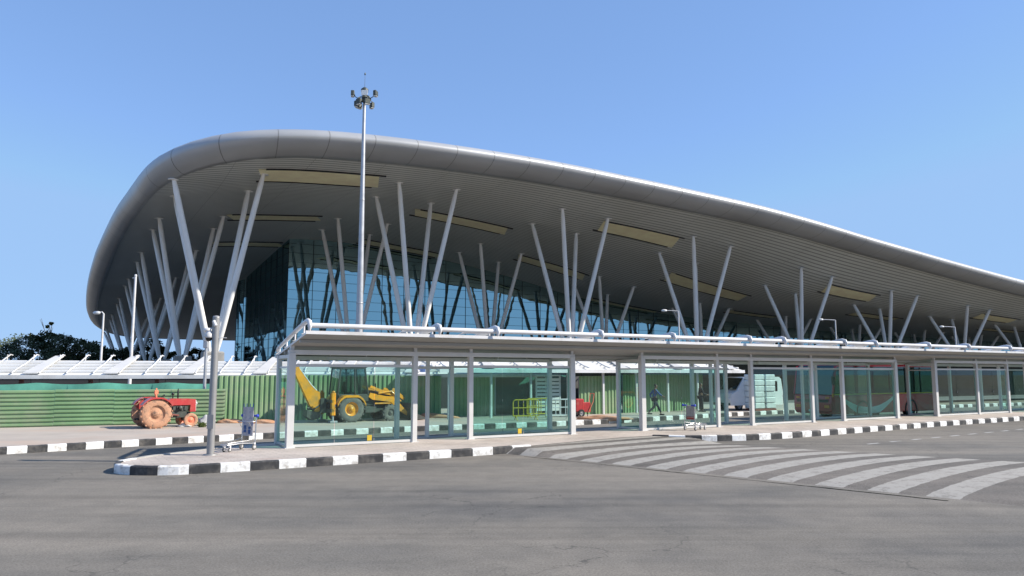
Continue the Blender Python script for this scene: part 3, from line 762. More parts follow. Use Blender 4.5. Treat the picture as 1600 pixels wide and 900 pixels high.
# near-black backdrops added where only shade lies, its darkness put into their colour
def wallbox(name,label,p0,p1,h,th,m,cat,band=None):
    p0=Vector((*p0,0));p1=Vector((*p1,0)); d=p1-p0; L=d.length; r=thing(name,label,cat,p0,math.atan2(d.y,d.x),'shade backdrops')
    b=MB(); k=0
    while k*4<L:
        b.box((k*4,0,-.2),(min(k*4+3.97,L),th,h)); k+=1
    b.build('panel',m,r)
    b=MB(); b.box((0,-.05,h),(L,th+.05,h+.12)); b.build('coping','galv',r); return r
wallbox('shade_backdrop','long dark backdrop added for the shade behind the white walkway roof',(-62,42),(-14,52),2.05,.2,'near_black','shade_backdrop')
wallbox('shade_backdrop','black backdrop added for the deep shade under the right end of the terminal roof',(2,58),(95,108),4.6,.3,'void','shade_backdrop')
wallbox('shade_backdrop','dark low backdrop added behind the vertical green fence',(-13,50),(2,57),2.4,.3,'near_black','shade_backdrop')
# white louvred panel
r=thing('louvre_panel','white slatted panel standing behind the yellow barrier','screen',(1.35,43.0,0),R(24))
b=MB(); b.box((0,0,0),(.08,.08,2.2)); b.box((1.5,0,0),(1.58,.08,2.2)); b.box((0,0,2.2),(1.58,.08,2.28)); b.build('frame','white_metal',r)
b=MB()
for k in range(9): b.box((.08,.01,.25+k*.21),(1.5,.05,.25+k*.21+.15))
b.build('slats','canopy_top',r)
# ================================================================= VEHICLES
def wheel(par,x,y,z,r,wd,mt,mr,side,hubr=.55,lugs=0,name='wheel'):
    b=MB(); n=36; rr=r
    b.lathe([(r*hubr,-wd/2+.02),(r*.72,-wd/2),(r*.93,-wd/2+.02),(r,-wd/2+wd*.16),(r,wd/2-wd*.16),(r*.93,wd/2-.02),(r*.72,wd/2),(r*hubr,wd/2-.02)],(x,y,z),'y',n)
    if lugs:
        for k in range(lugs):
            for s in (-1,1):
                a=2*math.pi*(k+(0 if s<0 else .5))/lugs
                X=Matrix.Translation((x,y,z))@Matrix.Rotation(a,4,'Y')
                y0,y1=(s*wd*.02,s*wd*.5) if s>0 else (-wd*.5,wd*.02)
                b.add([(-.035,y0,r-.01),(.05,y0,r-.01),(.09,y1,r-.06),(.0,y1,r-.06),(-.03,y0,r+.035),(.045,y0,r+.035),(.08,y1,r+.01),(.0,y1,r+.01)],
                      [[0,1,2,3],[4,7,6,5],[0,4,5,1],[1,5,6,2],[2,6,7,3],[3,7,4,0]],0,False,X)
    w_=b.build(name,mt,par)
    b=MB(); s=side
    b.lathe([(r*hubr+.005,s*wd*.42),(r*hubr*.96,s*wd*.30),(r*hubr*.80,s*wd*.18),(r*hubr*.55,s*wd*.20),(r*hubr*.50,s*wd*.34),(r*hubr*.25,s*wd*.38),(r*.10,s*wd*.46),(0,s*wd*.46)],(x,y,z),'y',28)
    b.lathe([(r*hubr+.005,-s*wd*.42),(r*hubr*.7,-s*wd*.2),(0,-s*wd*.2)],(x,y,z),'y',20)
    for k in range(6):
        a=k*math.pi/3; b.tube([(x+r*hubr*.38*math.cos(a),y+s*wd*.33,z+r*hubr*.38*math.sin(a)),(x+r*hubr*.38*math.cos(a),y+s*wd*.41,z+r*hubr*.38*math.sin(a))],.018,6)
    b.build('rim',mr,w_); return w_
# ---- tractor (x forward, near side = -y)
tr=thing('tractor','red farm tractor with mud caked tyres parked by the green fence','tractor',(-15.68,33.25,0),R(42)); tr.scale=(.9,.9,.9)
for s in (-1,1):
    wheel(tr,0,s*.66,.70,.70,.36,'dusty_rubber','dusty_rubber',s,.56,18)
    wheel(tr,1.66,s*.58,.33,.33,.17,'dusty_rubber','orange',s,.58,0)
    b=MB(); v=[]; n=12
    for k in range(n+1):
        a=R(30+k*(118/n)); rr=.80
        x,z=rr*math.cos(a),.70+rr*math.sin(a)*.98; z=min(z,.70+.76)
        v+=[(x,s*.44,z),(x,s*.90,z),(x,s*.90,z-.07)]
    f=[]
    for k in range(n): f+=[[3*k,3*k+3,3*k+4,3*k+1],[3*k+1,3*k+4,3*k+5,3*k+2]]
    b.add(v,f,0,False); 
    b.prism([(-.62,1.0),(-.2,1.44),(.38,1.44),(.52,1.15),(.3,.8),(-.3,.8)],s*.42,s*.45)
    o=b.build('fender','red',tr); md=o.modifiers.new('t','SOLIDIFY'); md.thickness=.02
b=MB(); b.prism([(.62,1.02),(.68,1.30),(.80,1.38),(1.7,1.36),(1.98,1.33),(2.0,1.1),(1.98,1.05),(.9,1.05)],-.24,.24); b.build('bonnet','red',tr)
b=MB(); b.prism([(1.72,.72),(1.74,1.06),(1.99,1.06),(2.0,.72)],-.26,.26); g=b.build('grille_shell','red',tr)
b=MB(); b.box((1.995,-.2,.75),(2.03,.2,1.28)); b.build('grille','canopy_top',g)
for s in (-1,1):
    b=MB(); b.lathe([(0,.0),(.07,.0),(.08,.03),(.05,.06),(0,.06)],(2.03,s*.14,1.12),'x',12); b.build('headlight','lens',tr)
b=MB(); b.box((.2,-.16,.45),(1.6,.16,.78)); b.box((-.25,-.22,.42),(.3,.22,.98),0,None,.04); b.box((.85,-.19,.74),(1.65,.19,1.04),0,None,.03)
for k in range(4): b.box((.92+k*.18,-.24,.82),(1.02+k*.18,-.18,1.0))
b.lathe([(0,-.34),(.09,-.34),(.11,-.24),(0,-.24)],(1.25,0,.92),'y',12); b.box((1.58,-.56,.28),(1.72,.56,.40)); b.box((1.5,-.1,.35),(1.8,.1,.7)); b.tube([(-.0,-.6,.70),(0,.6,.70)],.12,12)
b.build('engine_block','lamp_dark',tr)
b=MB(); b.box((-.02,-.40,.46),(.78,-.22,.50)); b.box((-.02,.22,.46),(.78,.40,.50)); b.tube([(.2,-.3,.5),(.8,-.28,.62),(1.2,-.24,.55)],.04,6); b.build('footboard','rust',tr)
b=MB(); b.tube([(1.18,-.05,1.36),(1.18,-.05,1.86)],[.028,.024],8); b.lathe([(.028,0),(.042,.03),(.042,.36),(.028,.40)],(1.18,-.05,1.40),'z',10); b.build('exhaust_pipe','dark',tr)
b=MB(); b.tube([(.98,.08,1.36),(.98,.08,1.56)],.03,8); b.lathe([(.03,0),(.07,.02),(.07,.10),(.0,.12)],(.98,.08,1.54),'z',10); b.build('air_cleaner','dark',tr)
b=MB(); b.box((-.22,-.24,1.02),(.22,.24,1.12),0,None,.03); b.box((-.34,-.22,1.10),(-.24,.22,1.42),0,None,.03); b.box((-.05,-.05,.9),(.05,.05,1.03)); b.build('seat','dark',tr)
b=MB(); b.tube([(.72,0,1.05),(.48,0,1.40)],.022,6)
ring=[(.46+.09*math.cos(a),.19*math.sin(a),1.41+.16*math.cos(a)) for a in [k*math.pi/9 for k in range(19)]]; b.tube(ring,.016,6); b.tube([(.40,0,1.30),(.55,0,1.55)],.012,5); b.build('steering_wheel','dark',tr)
b=MB(); b.tube([(-.02,-.66,1.46),(-.05,-.66,1.62)],.05,8); b.box((-.12,-.70,1.60),(.06,-.62,1.80),0,None,.02); b.box((-.06,-.69,1.80),(.0,-.63,1.90)); b.build('fender_lamp','orange',tr)
b=MB(); b.box((-.75,-.03,.40),(-.2,.03,.46)); b.tube([(-.7,-.3,.42),(-.25,-.25,.5)],.03,6); b.tube([(-.7,.3,.42),(-.25,.25,.5)],.03,6); b.tube([(-.68,-.32,.42),(-.68,.32,.42)],.03,6); b.build('drawbar','dark',tr)
# ---- backhoe loader
jc=thing('backhoe_loader','yellow backhoe loader with dark glazed cab seen through the left shelter glass','backhoe loader',gnd(547,660)+Vector((-.45,.75,0)),R(33))
for s in (-1,1):
    wheel(jc,0,s*.82,.64,.64,.36,'grey_rubber','yellow',s,.52,16)
    wheel(jc,2.10,s*.78,.40,.40,.26,'grey_rubber','grey_rubber',s,.5,14)
    b=MB(); v=[];n=12
    for k in range(n+1):
        a=R(20+k*(140/n)); x,z=.76*math.cos(a),.62+.76*math.sin(a); z=min(z,1.30)
        v+=[(x,s*.60,z),(x,s*1.02,z),(x,s*1.02,z-.11)]
    f=[]
    for k in range(n): f+=[[3*k,3*k+3,3*k+4,3*k+1],[3*k+1,3*k+4,3*k+5,3*k+2]]
    b.add(v,f); o=b.build('fender','yellow',jc); md=o.modifiers.new('t','SOLIDIFY'); md.thickness=.03
b=MB(); b.box((-.5,-.42,.42),(2.3,.42,.80),0,None,.03); b.box((1.95,-.62,.36),(2.25,.62,.46)); b.box((.75,-.80,.42),(1.35,-.42,.72),0,None,.03); b.box((.75,.42,.42),(1.35,.80,.72),0,None,.03); b.tube([(0,-.7,.64),(0,.7,.64)],.13,10); b.box((.7,-.45,.8),(1.3,.45,1.05)); b.build('chassis','lamp_dark',jc)
b=MB(); b.prism([(1.02,.92),(1.05,1.52),(1.5,1.50),(2.28,1.32),(2.42,1.2),(2.42,.80),(1.3,.80)],-.40,.40); bn=b.build('bonnet','grey_rubber',jc)
b=MB(); b.box((2.42,-.30,.85),(2.45,.30,1.20)); b.build('grille','dark',bn)
b=MB(); b.tube([(1.5,-.25,1.5),(1.5,-.25,1.85)],.035,8); b.build('exhaust_pipe','dark',jc)
# cab
b=MB(); b.box((-.55,-.62,.98),(1.0,.62,1.34),0,None,.02)
pp=[(-.58,1.3),(.98,1.3),(.78,2.62),(-.46,2.62)]
for s in (-1,1):
    for (x0,z0_),(x1,z1_) in (((-.58,1.3),(-.46,2.62)),((.30,1.3),(.26,2.62)),((.98,1.3),(.78,2.62))): b.tube([(x0,s*.60,z0_),(x1,s*.60,z1_)],.045,6,smooth=False)
b.tube([(-.46,-.6,2.6),(.78,-.6,2.6),(.78,.6,2.6),(-.46,.6,2.6),(-.46,-.6,2.6)],.05,6,smooth=False)
cab=b.build('cab','lamp_dark',jc)
b=MB(); b.box((-.62,-.68,2.62),(.92,.68,2.76),0,None,.05); b.build('roof','lamp_dark',cab)
for s in (-1,1):
    b=MB(); b.add([(-.55,s*.60,1.34),(.28,s*.60,1.34),(.26,s*.60,2.58),(-.44,s*.60,2.58)],[[0,1,2,3]]); b.build('window','cab_glass',cab)
    b=MB(); b.add([(.32,s*.60,1.34),(.95,s*.60,1.34),(.77,s*.60,2.58),(.28,s*.60,2.58)],[[0,1,2,3]]); b.build('window','cab_glass',cab)
b=MB(); b.add([(.98,-.57,1.34),(.98,.57,1.34),(.79,.57,2.58),(.79,-.57,2.58)],[[0,1,2,3]]); b.build('windscreen','cab_glass',cab)
b=MB(); b.add([(-.58,-.57,1.34),(-.58,.57,1.34),(-.47,.57,2.58),(-.47,-.57,2.58)],[[0,1,2,3]]); b.build('window','cab_glass',cab)
b=MB(); b.box((0,-.25,1.3),(.45,.25,1.42),0,None,.03); b.box((-.08,-.24,1.42),(.03,.24,1.95),0,None,.03); b.build('seat','dark',cab)
# loader arms and bucket
for s in (-1,1):
    b=MB(); y=s*.56
    b.prism([(1.0,1.20),(1.08,1.40),(1.9,1.22),(2.35,1.20),(2.9,.62),(3.2,.34),(3.08,.24),(2.6,.52),(2.2,.92),(1.2,1.06)],y-.06,y+.06); b.prism([(1.05,1.66),(1.12,1.76),(1.75,1.52),(2.5,1.34),(2.46,1.20),(1.7,1.36)],y-.05,y+.05); b.prism([(2.15,1.30),(2.3,1.62),(2.45,1.60),(2.95,1.12),(2.88,1.02),(2.5,1.25)],y-.05,y+.05); b.tube([(1.35,y,.86),(2.35,y,.86)],.045,8); b.tube([(1.5,y+s*.08,1.36),(2.2,y+s*.08,1.46),(2.72,y+s*.08,.95)],.04,8)
    b.build('loader_arm','yellow',jc)
b=MB(); b.prism([(3.1,.10),(3.06,.62),(3.2,.86),(3.36,.78),(3.32,.40),(3.95,.10),(3.95,.05),(3.2,.02)],-1.02,1.02)
for k in range(7): b.box((3.9,-1.0+k*.32,.03),(4.05,-.94+k*.32,.06))
b.build('bucket','lamp_dark',jc)
b=MB(); b.prism([(2.35,1.32),(2.6,1.40),(2.78,.9),(2.62,.80)],-.3,.3); b.build('tilt_lever','yellow',jc)
# backhoe: stabilisers, kingpost, folded boom and dipper
for s in (-1,1):
    b=MB(); b.box((-.98,s*.82-.10,.35),(-.78,s*.82+.10,1.42),0,None,.015); b.lathe([(.0,.10),(.08,.08),(.07,0),(0,0)],(-.88,s*.82,1.42),'z',10); st2=b.build('stabiliser','yellow',jc)
    b=MB(); b.tube([(-.88,s*.82,.36),(-.88,s*.82,.10)],.055,8); b.box((-1.05,s*.82-.16,.02),(-.70,s*.82+.16,.10)); b.build('stabiliser_foot','galv',st2)
b=MB(); b.box((-1.0,-.92,.5),(-.76,.92,.66)); b.box((-1.0,-.92,.95),(-.80,.92,1.08)); b.box((-1.30,-.22,.45),(-.98,.22,1.15),0,None,.03)
b.tube([(-1.2,-.1,.9),(-1.6,-.1,.62),(-1.9,-.08,.7)],.06,8); b.build('kingpost','lamp_dark',jc)
b=MB(); b.prism([(-1.22,.55),(-1.50,.48),(-1.78,.82),(-2.62,2.50),(-2.60,2.72),(-2.40,2.70),(-2.22,2.40),(-1.62,1.60),(-1.32,1.45)],-.14,.14); bo=b.build('boom','yellow',jc)
b=MB(); b.tube([(-2.34,0,2.62),(-1.72,0,1.80),(-1.44,0,1.52)],.05,8); b.build('hydraulic_ram','chrome',bo)
b=MB(); b.prism([(-2.52,2.62),(-2.30,2.74),(-1.95,2.1),(-1.6,1.5),(-1.75,1.4),(-2.2,2.05)],.16,.28); b.build('dipper_arm','yellow',jc)
b=MB(); b.prism([(-1.5,.5),(-1.95,.62),(-1.98,.30),(-1.7,.12),(-1.35,.2),(-1.25,.5)],-.30,.30); b.build('digging_bucket','lamp_dark',jc)
# ---- bus (x forward is towards the left of the picture)
def bus(loc,rz,label):
    L,Wd,Hb=9.6,2.5,3.35
    r=thing('bus',label,'bus',loc,rz); r.scale=(1,-1,1)      # origin: front near corner on the ground; body runs to -x, width to the far side
    zb=.38
    def side_profile(x): return 0
    b=MB()
    b.box((-L,0,zb),(-.10,Wd,1.42),0,None,.05)
    b.prism([(-.12,zb),(.04,.55),(.06,.95),(.0,1.36),(-.12,1.42)],.06,Wd-.06)
    bd=b.build('body','bus_red',r)
    b=MB(); b.prism([(-L,1.42),(-.02,1.42),(-.30,2.85),(-.55,3.05),(-L+.1,3.05)],.03,Wd-.03); g=b.build('window_band','bus_glass',r)
    b=MB(); b.prism([(-L+.02,2.92),(-.42,2.92),(-.60,3.16),(-1.2,Hb),(-L+.3,Hb),(-L,3.1)],.0,Wd); b.build('roof','bus_red',r)
    for y in (-.005,Wd-.055):
        b=MB(); b.prism([(-.10,1.40),(.02,1.40),(-.30,2.95),(-.46,2.95)],y,y+.06); b.build('windscreen_pillar','bus_red',r)
    b=MB(); b.box((-L+.02,-.012,1.40),(-.15,-.002,1.46)); b.build('waist_stripe','bright_yellow',bd)
    # white swoosh on the near side
    def band(pts,w0):
        v=[]
        for i,(x,z) in enumerate(pts): 
            f=i/(len(pts)-1); ww=w0*(.5+.9*math.sin(math.pi*min(f*.9+.08,1)))
            v+=[(x,-.010,z-ww/2),(x,-.010,z+ww/2)]
        b.add(v,[[2*i,2*i+2,2*i+3,2*i+1] for i in range(len(pts)-1)])
    b=MB()
    for off,w0 in ((0,.20),(-.27,.12)):
        pts=[]
        for i in range(25):
            x=-.55-i*(5.0/24); f=i/24; z=1.36-1.75*f*(1-f)*1.9*.95+off*math.sin(math.pi*min(1,f*1.15)*.9); z=max(z,.46)
            pts.append((x,z))
        band(pts,w0)
    b.build('swoosh','white_paint',bd,fixn=False)
    for s,y in ((-1,.16),(1,Wd-.16)):
        wheel(r,-2.55,y,.48,.48,.28,'rubber','steel',s,.6)
        wheel(r,-7.0,y,.48,.48,.28,'rubber','steel',s,.6)
    for x in (-2.55,-7.0):
        b=MB(); b.lathe([(.50,-.02),(.60,-.02),(.60,.01),(.50,.01)],(x,0,.48),'y',24); b.build('wheel_arch','dark',bd)
    # front details
    b=MB(); b.box((.045,.25,1.0),(.075,Wd-.25,1.15)); b.build('front_grille','dark',r)
    for y in (.18,Wd-.5):
        b=MB(); b.box((.05,y,.70),(.085,y+.32,.86),0,None,.02); b.build('headlight','amber',r)
    for y in (.2,Wd-.42): 
        b=MB(); b.box((.02,y,1.2),(.06,y+.22,1.3)); b.build('indicator','amber',r)
    b=MB(); b.box((-.06,-.02,1.30),(.03,.02,1.48)); b.build('side_lamp','amber',r)
    b=MB(); b.tube([(-.35,.02,2.75),(.1,-.18,2.6),(.18,-.2,2.35)],.025,6); b.box((.10,-.28,1.95),(.20,-.10,2.4),0,None,.02); b.build('wing_mirror','dark',r)
    b=MB(); b.box((.055,.95,.50),(.07,1.5,.62)); b.build('number_plate','white_paint',r)
    for x in (-3.6,-5.1,-6.6,-8.1):
        b=MB(); b.box((x-.03,.0,1.44),(x+.03,.02,2.9)); b.build('window_pillar','dark',g)
    return r
bus(gnd(1303,659,-.2),R(180)+ANG,'red bus with white curved bands and dark windows behind the right half of the shelter')
# ---- minibus
vn=thing('minibus','white minibus parked behind the shelter next to the standing man','minibus',(13.75,50.3,0),R(205)); vn.scale=(.86,.9,.93)
b=MB(); b.prism([(-4.4,.35),(-4.45,1.2),(-4.3,2.15),(-4.1,2.3),(-.7,2.3),(.0,1.35),(.55,1.15),(.72,.75),(.70,.35)],0,1.85); b.build('body','white_paint',vn)
b=MB(); b.add([(-.62,.08,2.2),(-.62,1.77,2.2),(.03,1.70,1.40),(.03,.15,1.40)],[[0,1,2,3]]); 
for v in b.v: v.x+=.03; v.z+=.03
b.build('windscreen','bus_glass',vn)
for x0,x1 in ((-.75,-1.6),(-1.7,-2.7),(-2.8,-3.9)):
    for y in (-.012,1.862):
        b=MB(); b.box((x1,min(y,y+.0),1.3),(x0,y+.001,2.0)); b.build('window','bus_glass',vn)
for s,y in ((-1,.12),(1,1.73)):
    wheel(vn,-.15,y,.34,.34,.2,'rubber','steel',s,.6); wheel(vn,-3.4,y,.34,.34,.2,'rubber','steel',s,.6)
for y in (.15,1.4): 
    b=MB(); b.box((.66,y,.72),(.74,y+.3,.88),0,None,.02); b.build('headlight','lens',vn)
b=MB(); b.box((.68,.05,.35),(.78,1.8,.52),0,None,.03); b.build('bumper','lamp_dark',vn)
# ---- wrapped pallet stack
st=thing('wrapped_stack','tall white wrapped stack of boxes beside the red bus','pallet stack',(15.35,48.15,0),R(24))
for q,(x) in enumerate((0,.9)):
    for k in range(6):
        b=MB(); j=random.uniform(-.03,.03); b.box((x+j,j,.15+k*.36),(x+.8+j,1.0+j,.15+k*.36+.345),0,None,.04); b.build('wrapped_box','tarp',st)
b=MB()
for y in (0,.4,.8): b.box((0,y,0),(1.7,y+.12,.14))
b.build('pallet','rust',st)
# ---- red machine with a raised handle
rm=thing('generator_cart','small red engine cart with a slanted handle by the dark sheet','cart',(3.75,41.9,0),R(20)); rm.scale=(.72,.72,.78)
b=MB(); b.box((-.55,-.35,.35),(.15,.35,1.25),0,None,.06); b.box((.1,-.3,.30),(.75,.3,1.0),0,None,.05); b.build('body','red',rm)
b=MB(); b.tube([(.5,-.34,.3),(.92,-.34,1.05),(1.0,-.34,1.6)],.03,8); b.tube([(.5,.34,.3),(.92,.34,1.05),(1.0,.34,1.6)],.03,8); b.tube([(1.0,-.34,1.6),(1.0,.34,1.6)],.03,8); b.build('handle','orange',rm)
for s in (-1,1): wheel(rm,-.1,s*.42,.26,.26,.12,'rubber','steel',s,.55)
b=MB(); b.tube([(.6,0,.3),(.6,0,0)],.03,8); b.build('leg','dark',rm)
# ---- barriers
def barrier(loc,rz,m,label,wd=1.35,ht=1.02):
    r=thing('crowd_barrier',label,'barrier',loc,rz,'tubular barriers')
    b=MB(); rr=.12
    c=[(0,0,.22),(0,0,ht-rr),(rr*.3,0,ht-rr*.3),(rr,0,ht),(wd-rr,0,ht),(wd-rr*.3,0,ht-rr*.3),(wd,0,ht-rr),(wd,0,.22),(0,0,.22)]
    b.tube(c,.034,8); b.tube([(0,0,.62),(wd,0,.62)],.028,6)
    for k in range(1,5): b.tube([(wd*k/5,0,.22),(wd*k/5,0,ht)],.022,6)
    b.build('frame',m,r)
    for x in (.15,wd-.15):
        b=MB(); b.tube([(x,-.25,.02),(x,-.02,.24),(x,.02,.24),(x,.25,.02)],.025,6); b.build('foot',m,r)
barrier(tuple(gnd(808,657)+Vector((-.2,0,0))),R(15),'bright_yellow','yellow tubular barrier behind the second glazed bay')
barrier(tuple(gnd(812,655)+Vector((.4,1.0,0))),R(22),'bright_yellow','yellow tubular barrier standing just behind the other yellow one')
barrier(tuple(gnd(853,656)),R(18),'white_metal','white tubular barrier to the right of the yellow ones')
# ---- luggage trolleys (x forward, handle at x=0)
def trolley(loc,rz,label,board,tall,hcol):
    r=thing('luggage_trolley',label,'trolley',loc,rz,'luggage trolleys')
    b=MB()
    for s in (-1,1):
        b.tube([(.0,s*.27,.16),(-.02,s*.27,.95),(-.03,s*.27,1.03)],.018,8)
        b.tube([(0,s*.27,.20),(.5,s*.22,.235),(.98,s*.13,.21)],.018,8)
        b.tube([(0,s*.27,.34),(.30,s*.25,.30),(.95,s*.12,.26)],.013,6)
    b.tube([(-.03,-.30,1.03),(-.03,.30,1.03)],.018,8); b.tube([(.0,-.27,.2),(.0,.27,.2)],.016,6); b.tube([(.98,-.13,.21),(.98,.13,.21)],.018,6); b.tube([(.5,-.22,.235),(.5,.22,.235)],.014,6)
    for y in (-.14,0,.14): b.tube([(.02,y,.22),(.96,y*.7,.22)],.008,5)
    b.tube([(-.01,-.27,.55),(-.01,.27,.55)],.012,6)
    b.tube([(-.01,-.27,.86),(.22,-.26,.86),(.22,.26,.86),(-.01,.27,.86)],.010,6); b.tube([(.22,-.2,.86),(.05,-.2,.62),(.05,.2,.62),(.22,.2,.86)],.009,6)
    b.build('frame','chrome',r)
    b=MB(); z1=1.30 if tall else 1.0
    b.box((.03,-.21,.42),(.05,.21,z1),0,None,.004); bd=b.build('advert_board',board,r)
    b=MB(); 
    if tall:
        b.box((.052,-.15,.52),(.056,-.05,.74)); b.box((.052,.03,.48),(.056,.12,.70)); b.box((.024,-.13,.52),(.028,-.05,.74)); b.box((.024,.03,.50),(.028,.12,.68)); b.build('picture','blue_cloth',bd)
    else:
        b.box((.052,-.19,.46),(.056,.19,.58)); b.box((.024,-.19,.46),(.028,.19,.58)); b.build('picture','dark_red',bd)
    if tall:
        b=MB(); 
        for y in (-.19,-.07,.07,.19): b.tube([(.04,y,1.28),(.04,y,1.40)],.010,5)
        b.build('board_spike','blue',bd)
    for s in (-1,1):
        b=MB(); b.tube([(-.03,s*.12,1.03),(-.03,s*.31,1.03)],.032,10); b.lathe([(0,-.03),(.05,-.02),(.055,.02),(0,.04)],(-.03,s*.30,1.03),'y',10); b.build('handle_grip',hcol,r)
    for (x,y) in ((.02,-.26),(.02,.26),(.86,-.11),(.86,.11)):
        rr=.085 if x<.5 else .062
        b=MB(); b.lathe([(rr*.5,-.018),(rr*.92,-.02),(rr,-.01),(rr,.01),(rr*.92,.02),(rr*.5,.018)],(x,y,rr),'y',18); w_=b.build('wheel','grey_rubber',r)
        b=MB(); b.lathe([(0,-.024),(rr*.55,-.022),(rr*.55,.022),(0,.024)],(x,y,rr),'y',14); b.box((x-.012,y-.032,rr-.01),(x+.012,y-.024,rr*2+.07)); b.box((x-.012,y+.024,rr-.01),(x+.012,y+.032,rr*2+.07)); b.box((x-.03,y-.034,rr*2+.01),(x+.03,y+.034,rr*2+.05)); b.build('caster_fork','white_metal',w_)
    return r
trolley(tuple(gnd(381,703.5)+Vector((.05,.22,0))),R(245),'luggage trolley with a tall grey picture board beside the short camera pole','board_grey',True,'blue')
trolley(tuple(gnd(1081,673)+Vector((-.05,.1,0))),R(40),'luggage trolley with a red banded board against the shelter glass','board_red',False,'blue')
# ================================================================= POLES
def tp(name,label,cat,loc,group=None): return thing(name,label,cat,loc,0,group)
g0=gnd(328.5,711)
cp=tp('camera_pole','short thick grey pole with white dome camera beside the luggage trolley','camera pole',(g0.x,g0.y,0))
b=MB(); b.tube([(0,0,-.02),(0,0,3.95)],[.105,.098],20); b.lathe([(.20,0),(.20,.025),(.12,.03)],(0,0,.0),'z',20); b.lathe([(.108,3.95),(.09,4.0),(0,4.02)],(0,0,0),'z',20); b.build('pole','steel',cp)
b=MB(); b.tube([(0,0,3.62),(-.14,-.02,3.64),(-.16,-.02,3.52)],.025,8); b.build('bracket','white_metal',cp)
b=MB(); b.lathe([(0,3.56),(.06,3.55),(.11,3.48),(.125,3.40),(.12,3.36),(0,3.36)],(-.18,-.03,0),'z',18); b.lathe([(.10,3.36),(.08,3.30),(.04,3.265),(0,3.26)],(-.18,-.03,0),'z',18,1); b.build('dome_camera',['white_metal','dark'],cp)
b=MB(); b.tube([(-.03,-.12,3.85),(.05,-.14,3.70)],.05,10); b.tube([(.1,0,3.36),(.32,0,3.36)],.012,6); b.build('camera','white_metal',cp)
b=MB(); b.box((-.09,-.125,.75),(.09,-.10,1.15)); b.build('access_door','steel',cp)
g1=gnd(317,659)
p2=tp('lamp_post','thin grey pole with two white fittings standing next to the tractor bonnet','pole',(g1.x,g1.y,0))
b=MB(); b.tube([(0,0,0),(0,0,4.6)],[.085,.065],12); b.lathe([(.15,0),(.15,.02),(.08,.03)],(0,0,0),'z',12); b.build('pole','galv',p2)
for z,rr in ((4.02,.15),(4.48,.20)):
    b=MB(); b.lathe([(0,z-.14),(rr*.6,z-.12),(rr,z-.02),(rr,z+.04),(rr*.7,z+.10),(0,z+.12)],(.02,0,0),'z',14); b.build('fitting','white_metal',p2)
b=MB(); b.box((-.13,-.1,3.6),(.09,.1,3.92),0,None,.02); b.build('control_box','galv',p2)
# high mast
hm=at(561.5,505,50); 
mast=tp('high_mast','tall tapered high mast with a ring of floodlights rising above the shelter','floodlight mast',(hm.x,50,0))
zt=at(565,152,50).z
b=MB(); b.tube([(0,0,-.1),(0,0,zt*.33),(0,0,zt*.66),(0,0,zt)],[.28,.22,.16,.10],16); 
for z in (zt*.33,zt*.66): b.lathe([(.0,z-.02),(.235 if z<zt/2 else .175,z-.02),(.235 if z<zt/2 else .175,z+.05),(0,z+.05)],(0,0,0),'z',16)
b.build('mast','galv',mast)
b=MB(); ring=[(.42*math.cos(k*math.pi/8),.42*math.sin(k*math.pi/8),zt-.12) for k in range(17)]; b.tube(ring,.04,6)
for k in range(4): b.tube([(0,0,zt-.12),(.42*math.cos(k*math.pi/2),.42*math.sin(k*math.pi/2),zt-.12)],.03,6)
b.lathe([(.12,zt-.4),(.2,zt-.3),(.2,zt+.02),(.14,zt+.1),(.14,zt+.3),(.24,zt+.35),(.26,zt+.55),(.12,zt+.68),(0,zt+.70)],(0,0,0),'z',16)
b.build('head_frame','lamp_dark',mast)
b=MB(); b.box((-.05,-.30,zt+.06),(.38,-.20,zt+.44),0,Matrix.Rotation(R(12),4,'Y')@Matrix.Identity(4)) if False else b.box((-.16,-.32,zt+.04),(.26,-.22,zt+.40)); b.build('hood','lens',mast)
b=MB(); b.tube([(0,0,zt+.7),(0,0,zt+1.75)],[.015,.008],5); b.lathe([(0,-.08),(.05,0),(.06,.05),(0,.18)],(0,0,zt+1.62),'z',8); b.build('lightning_rod','lamp_dark',mast)
for k,(a,dr) in enumerate(((-170,1),(-120,-1),(-60,-1),(-12,1),(35,-1),(90,1),(140,-1),(175,-1))):
    c,s=math.cos(R(a)),math.sin(R(a)); X=Matrix.Rotation(R(a),4,'Z')
    b=MB(); zz=.30 if dr>0 else -.38
    b.tube([(.40,0,zt-.12),(.62,0,zt-.10+zz*.3),(.70 if dr>0 else .55,0,zt-.1+zz)],.03,6,0,X)
    xx=.80 if dr>0 else .56
    b.box((xx-.12,-.20,zt-.1+zz-.18),(xx+.12,.20,zt-.1+zz+.20),0,X,.04); fl=b.build('floodlight','lamp_dark',mast)
    b=MB(); b.box((xx-.10,-.17,zt-.1+zz-.205),(xx+.10,.17,zt-.1+zz-.182),0,X); b.build('lamp_glass','lens',fl)
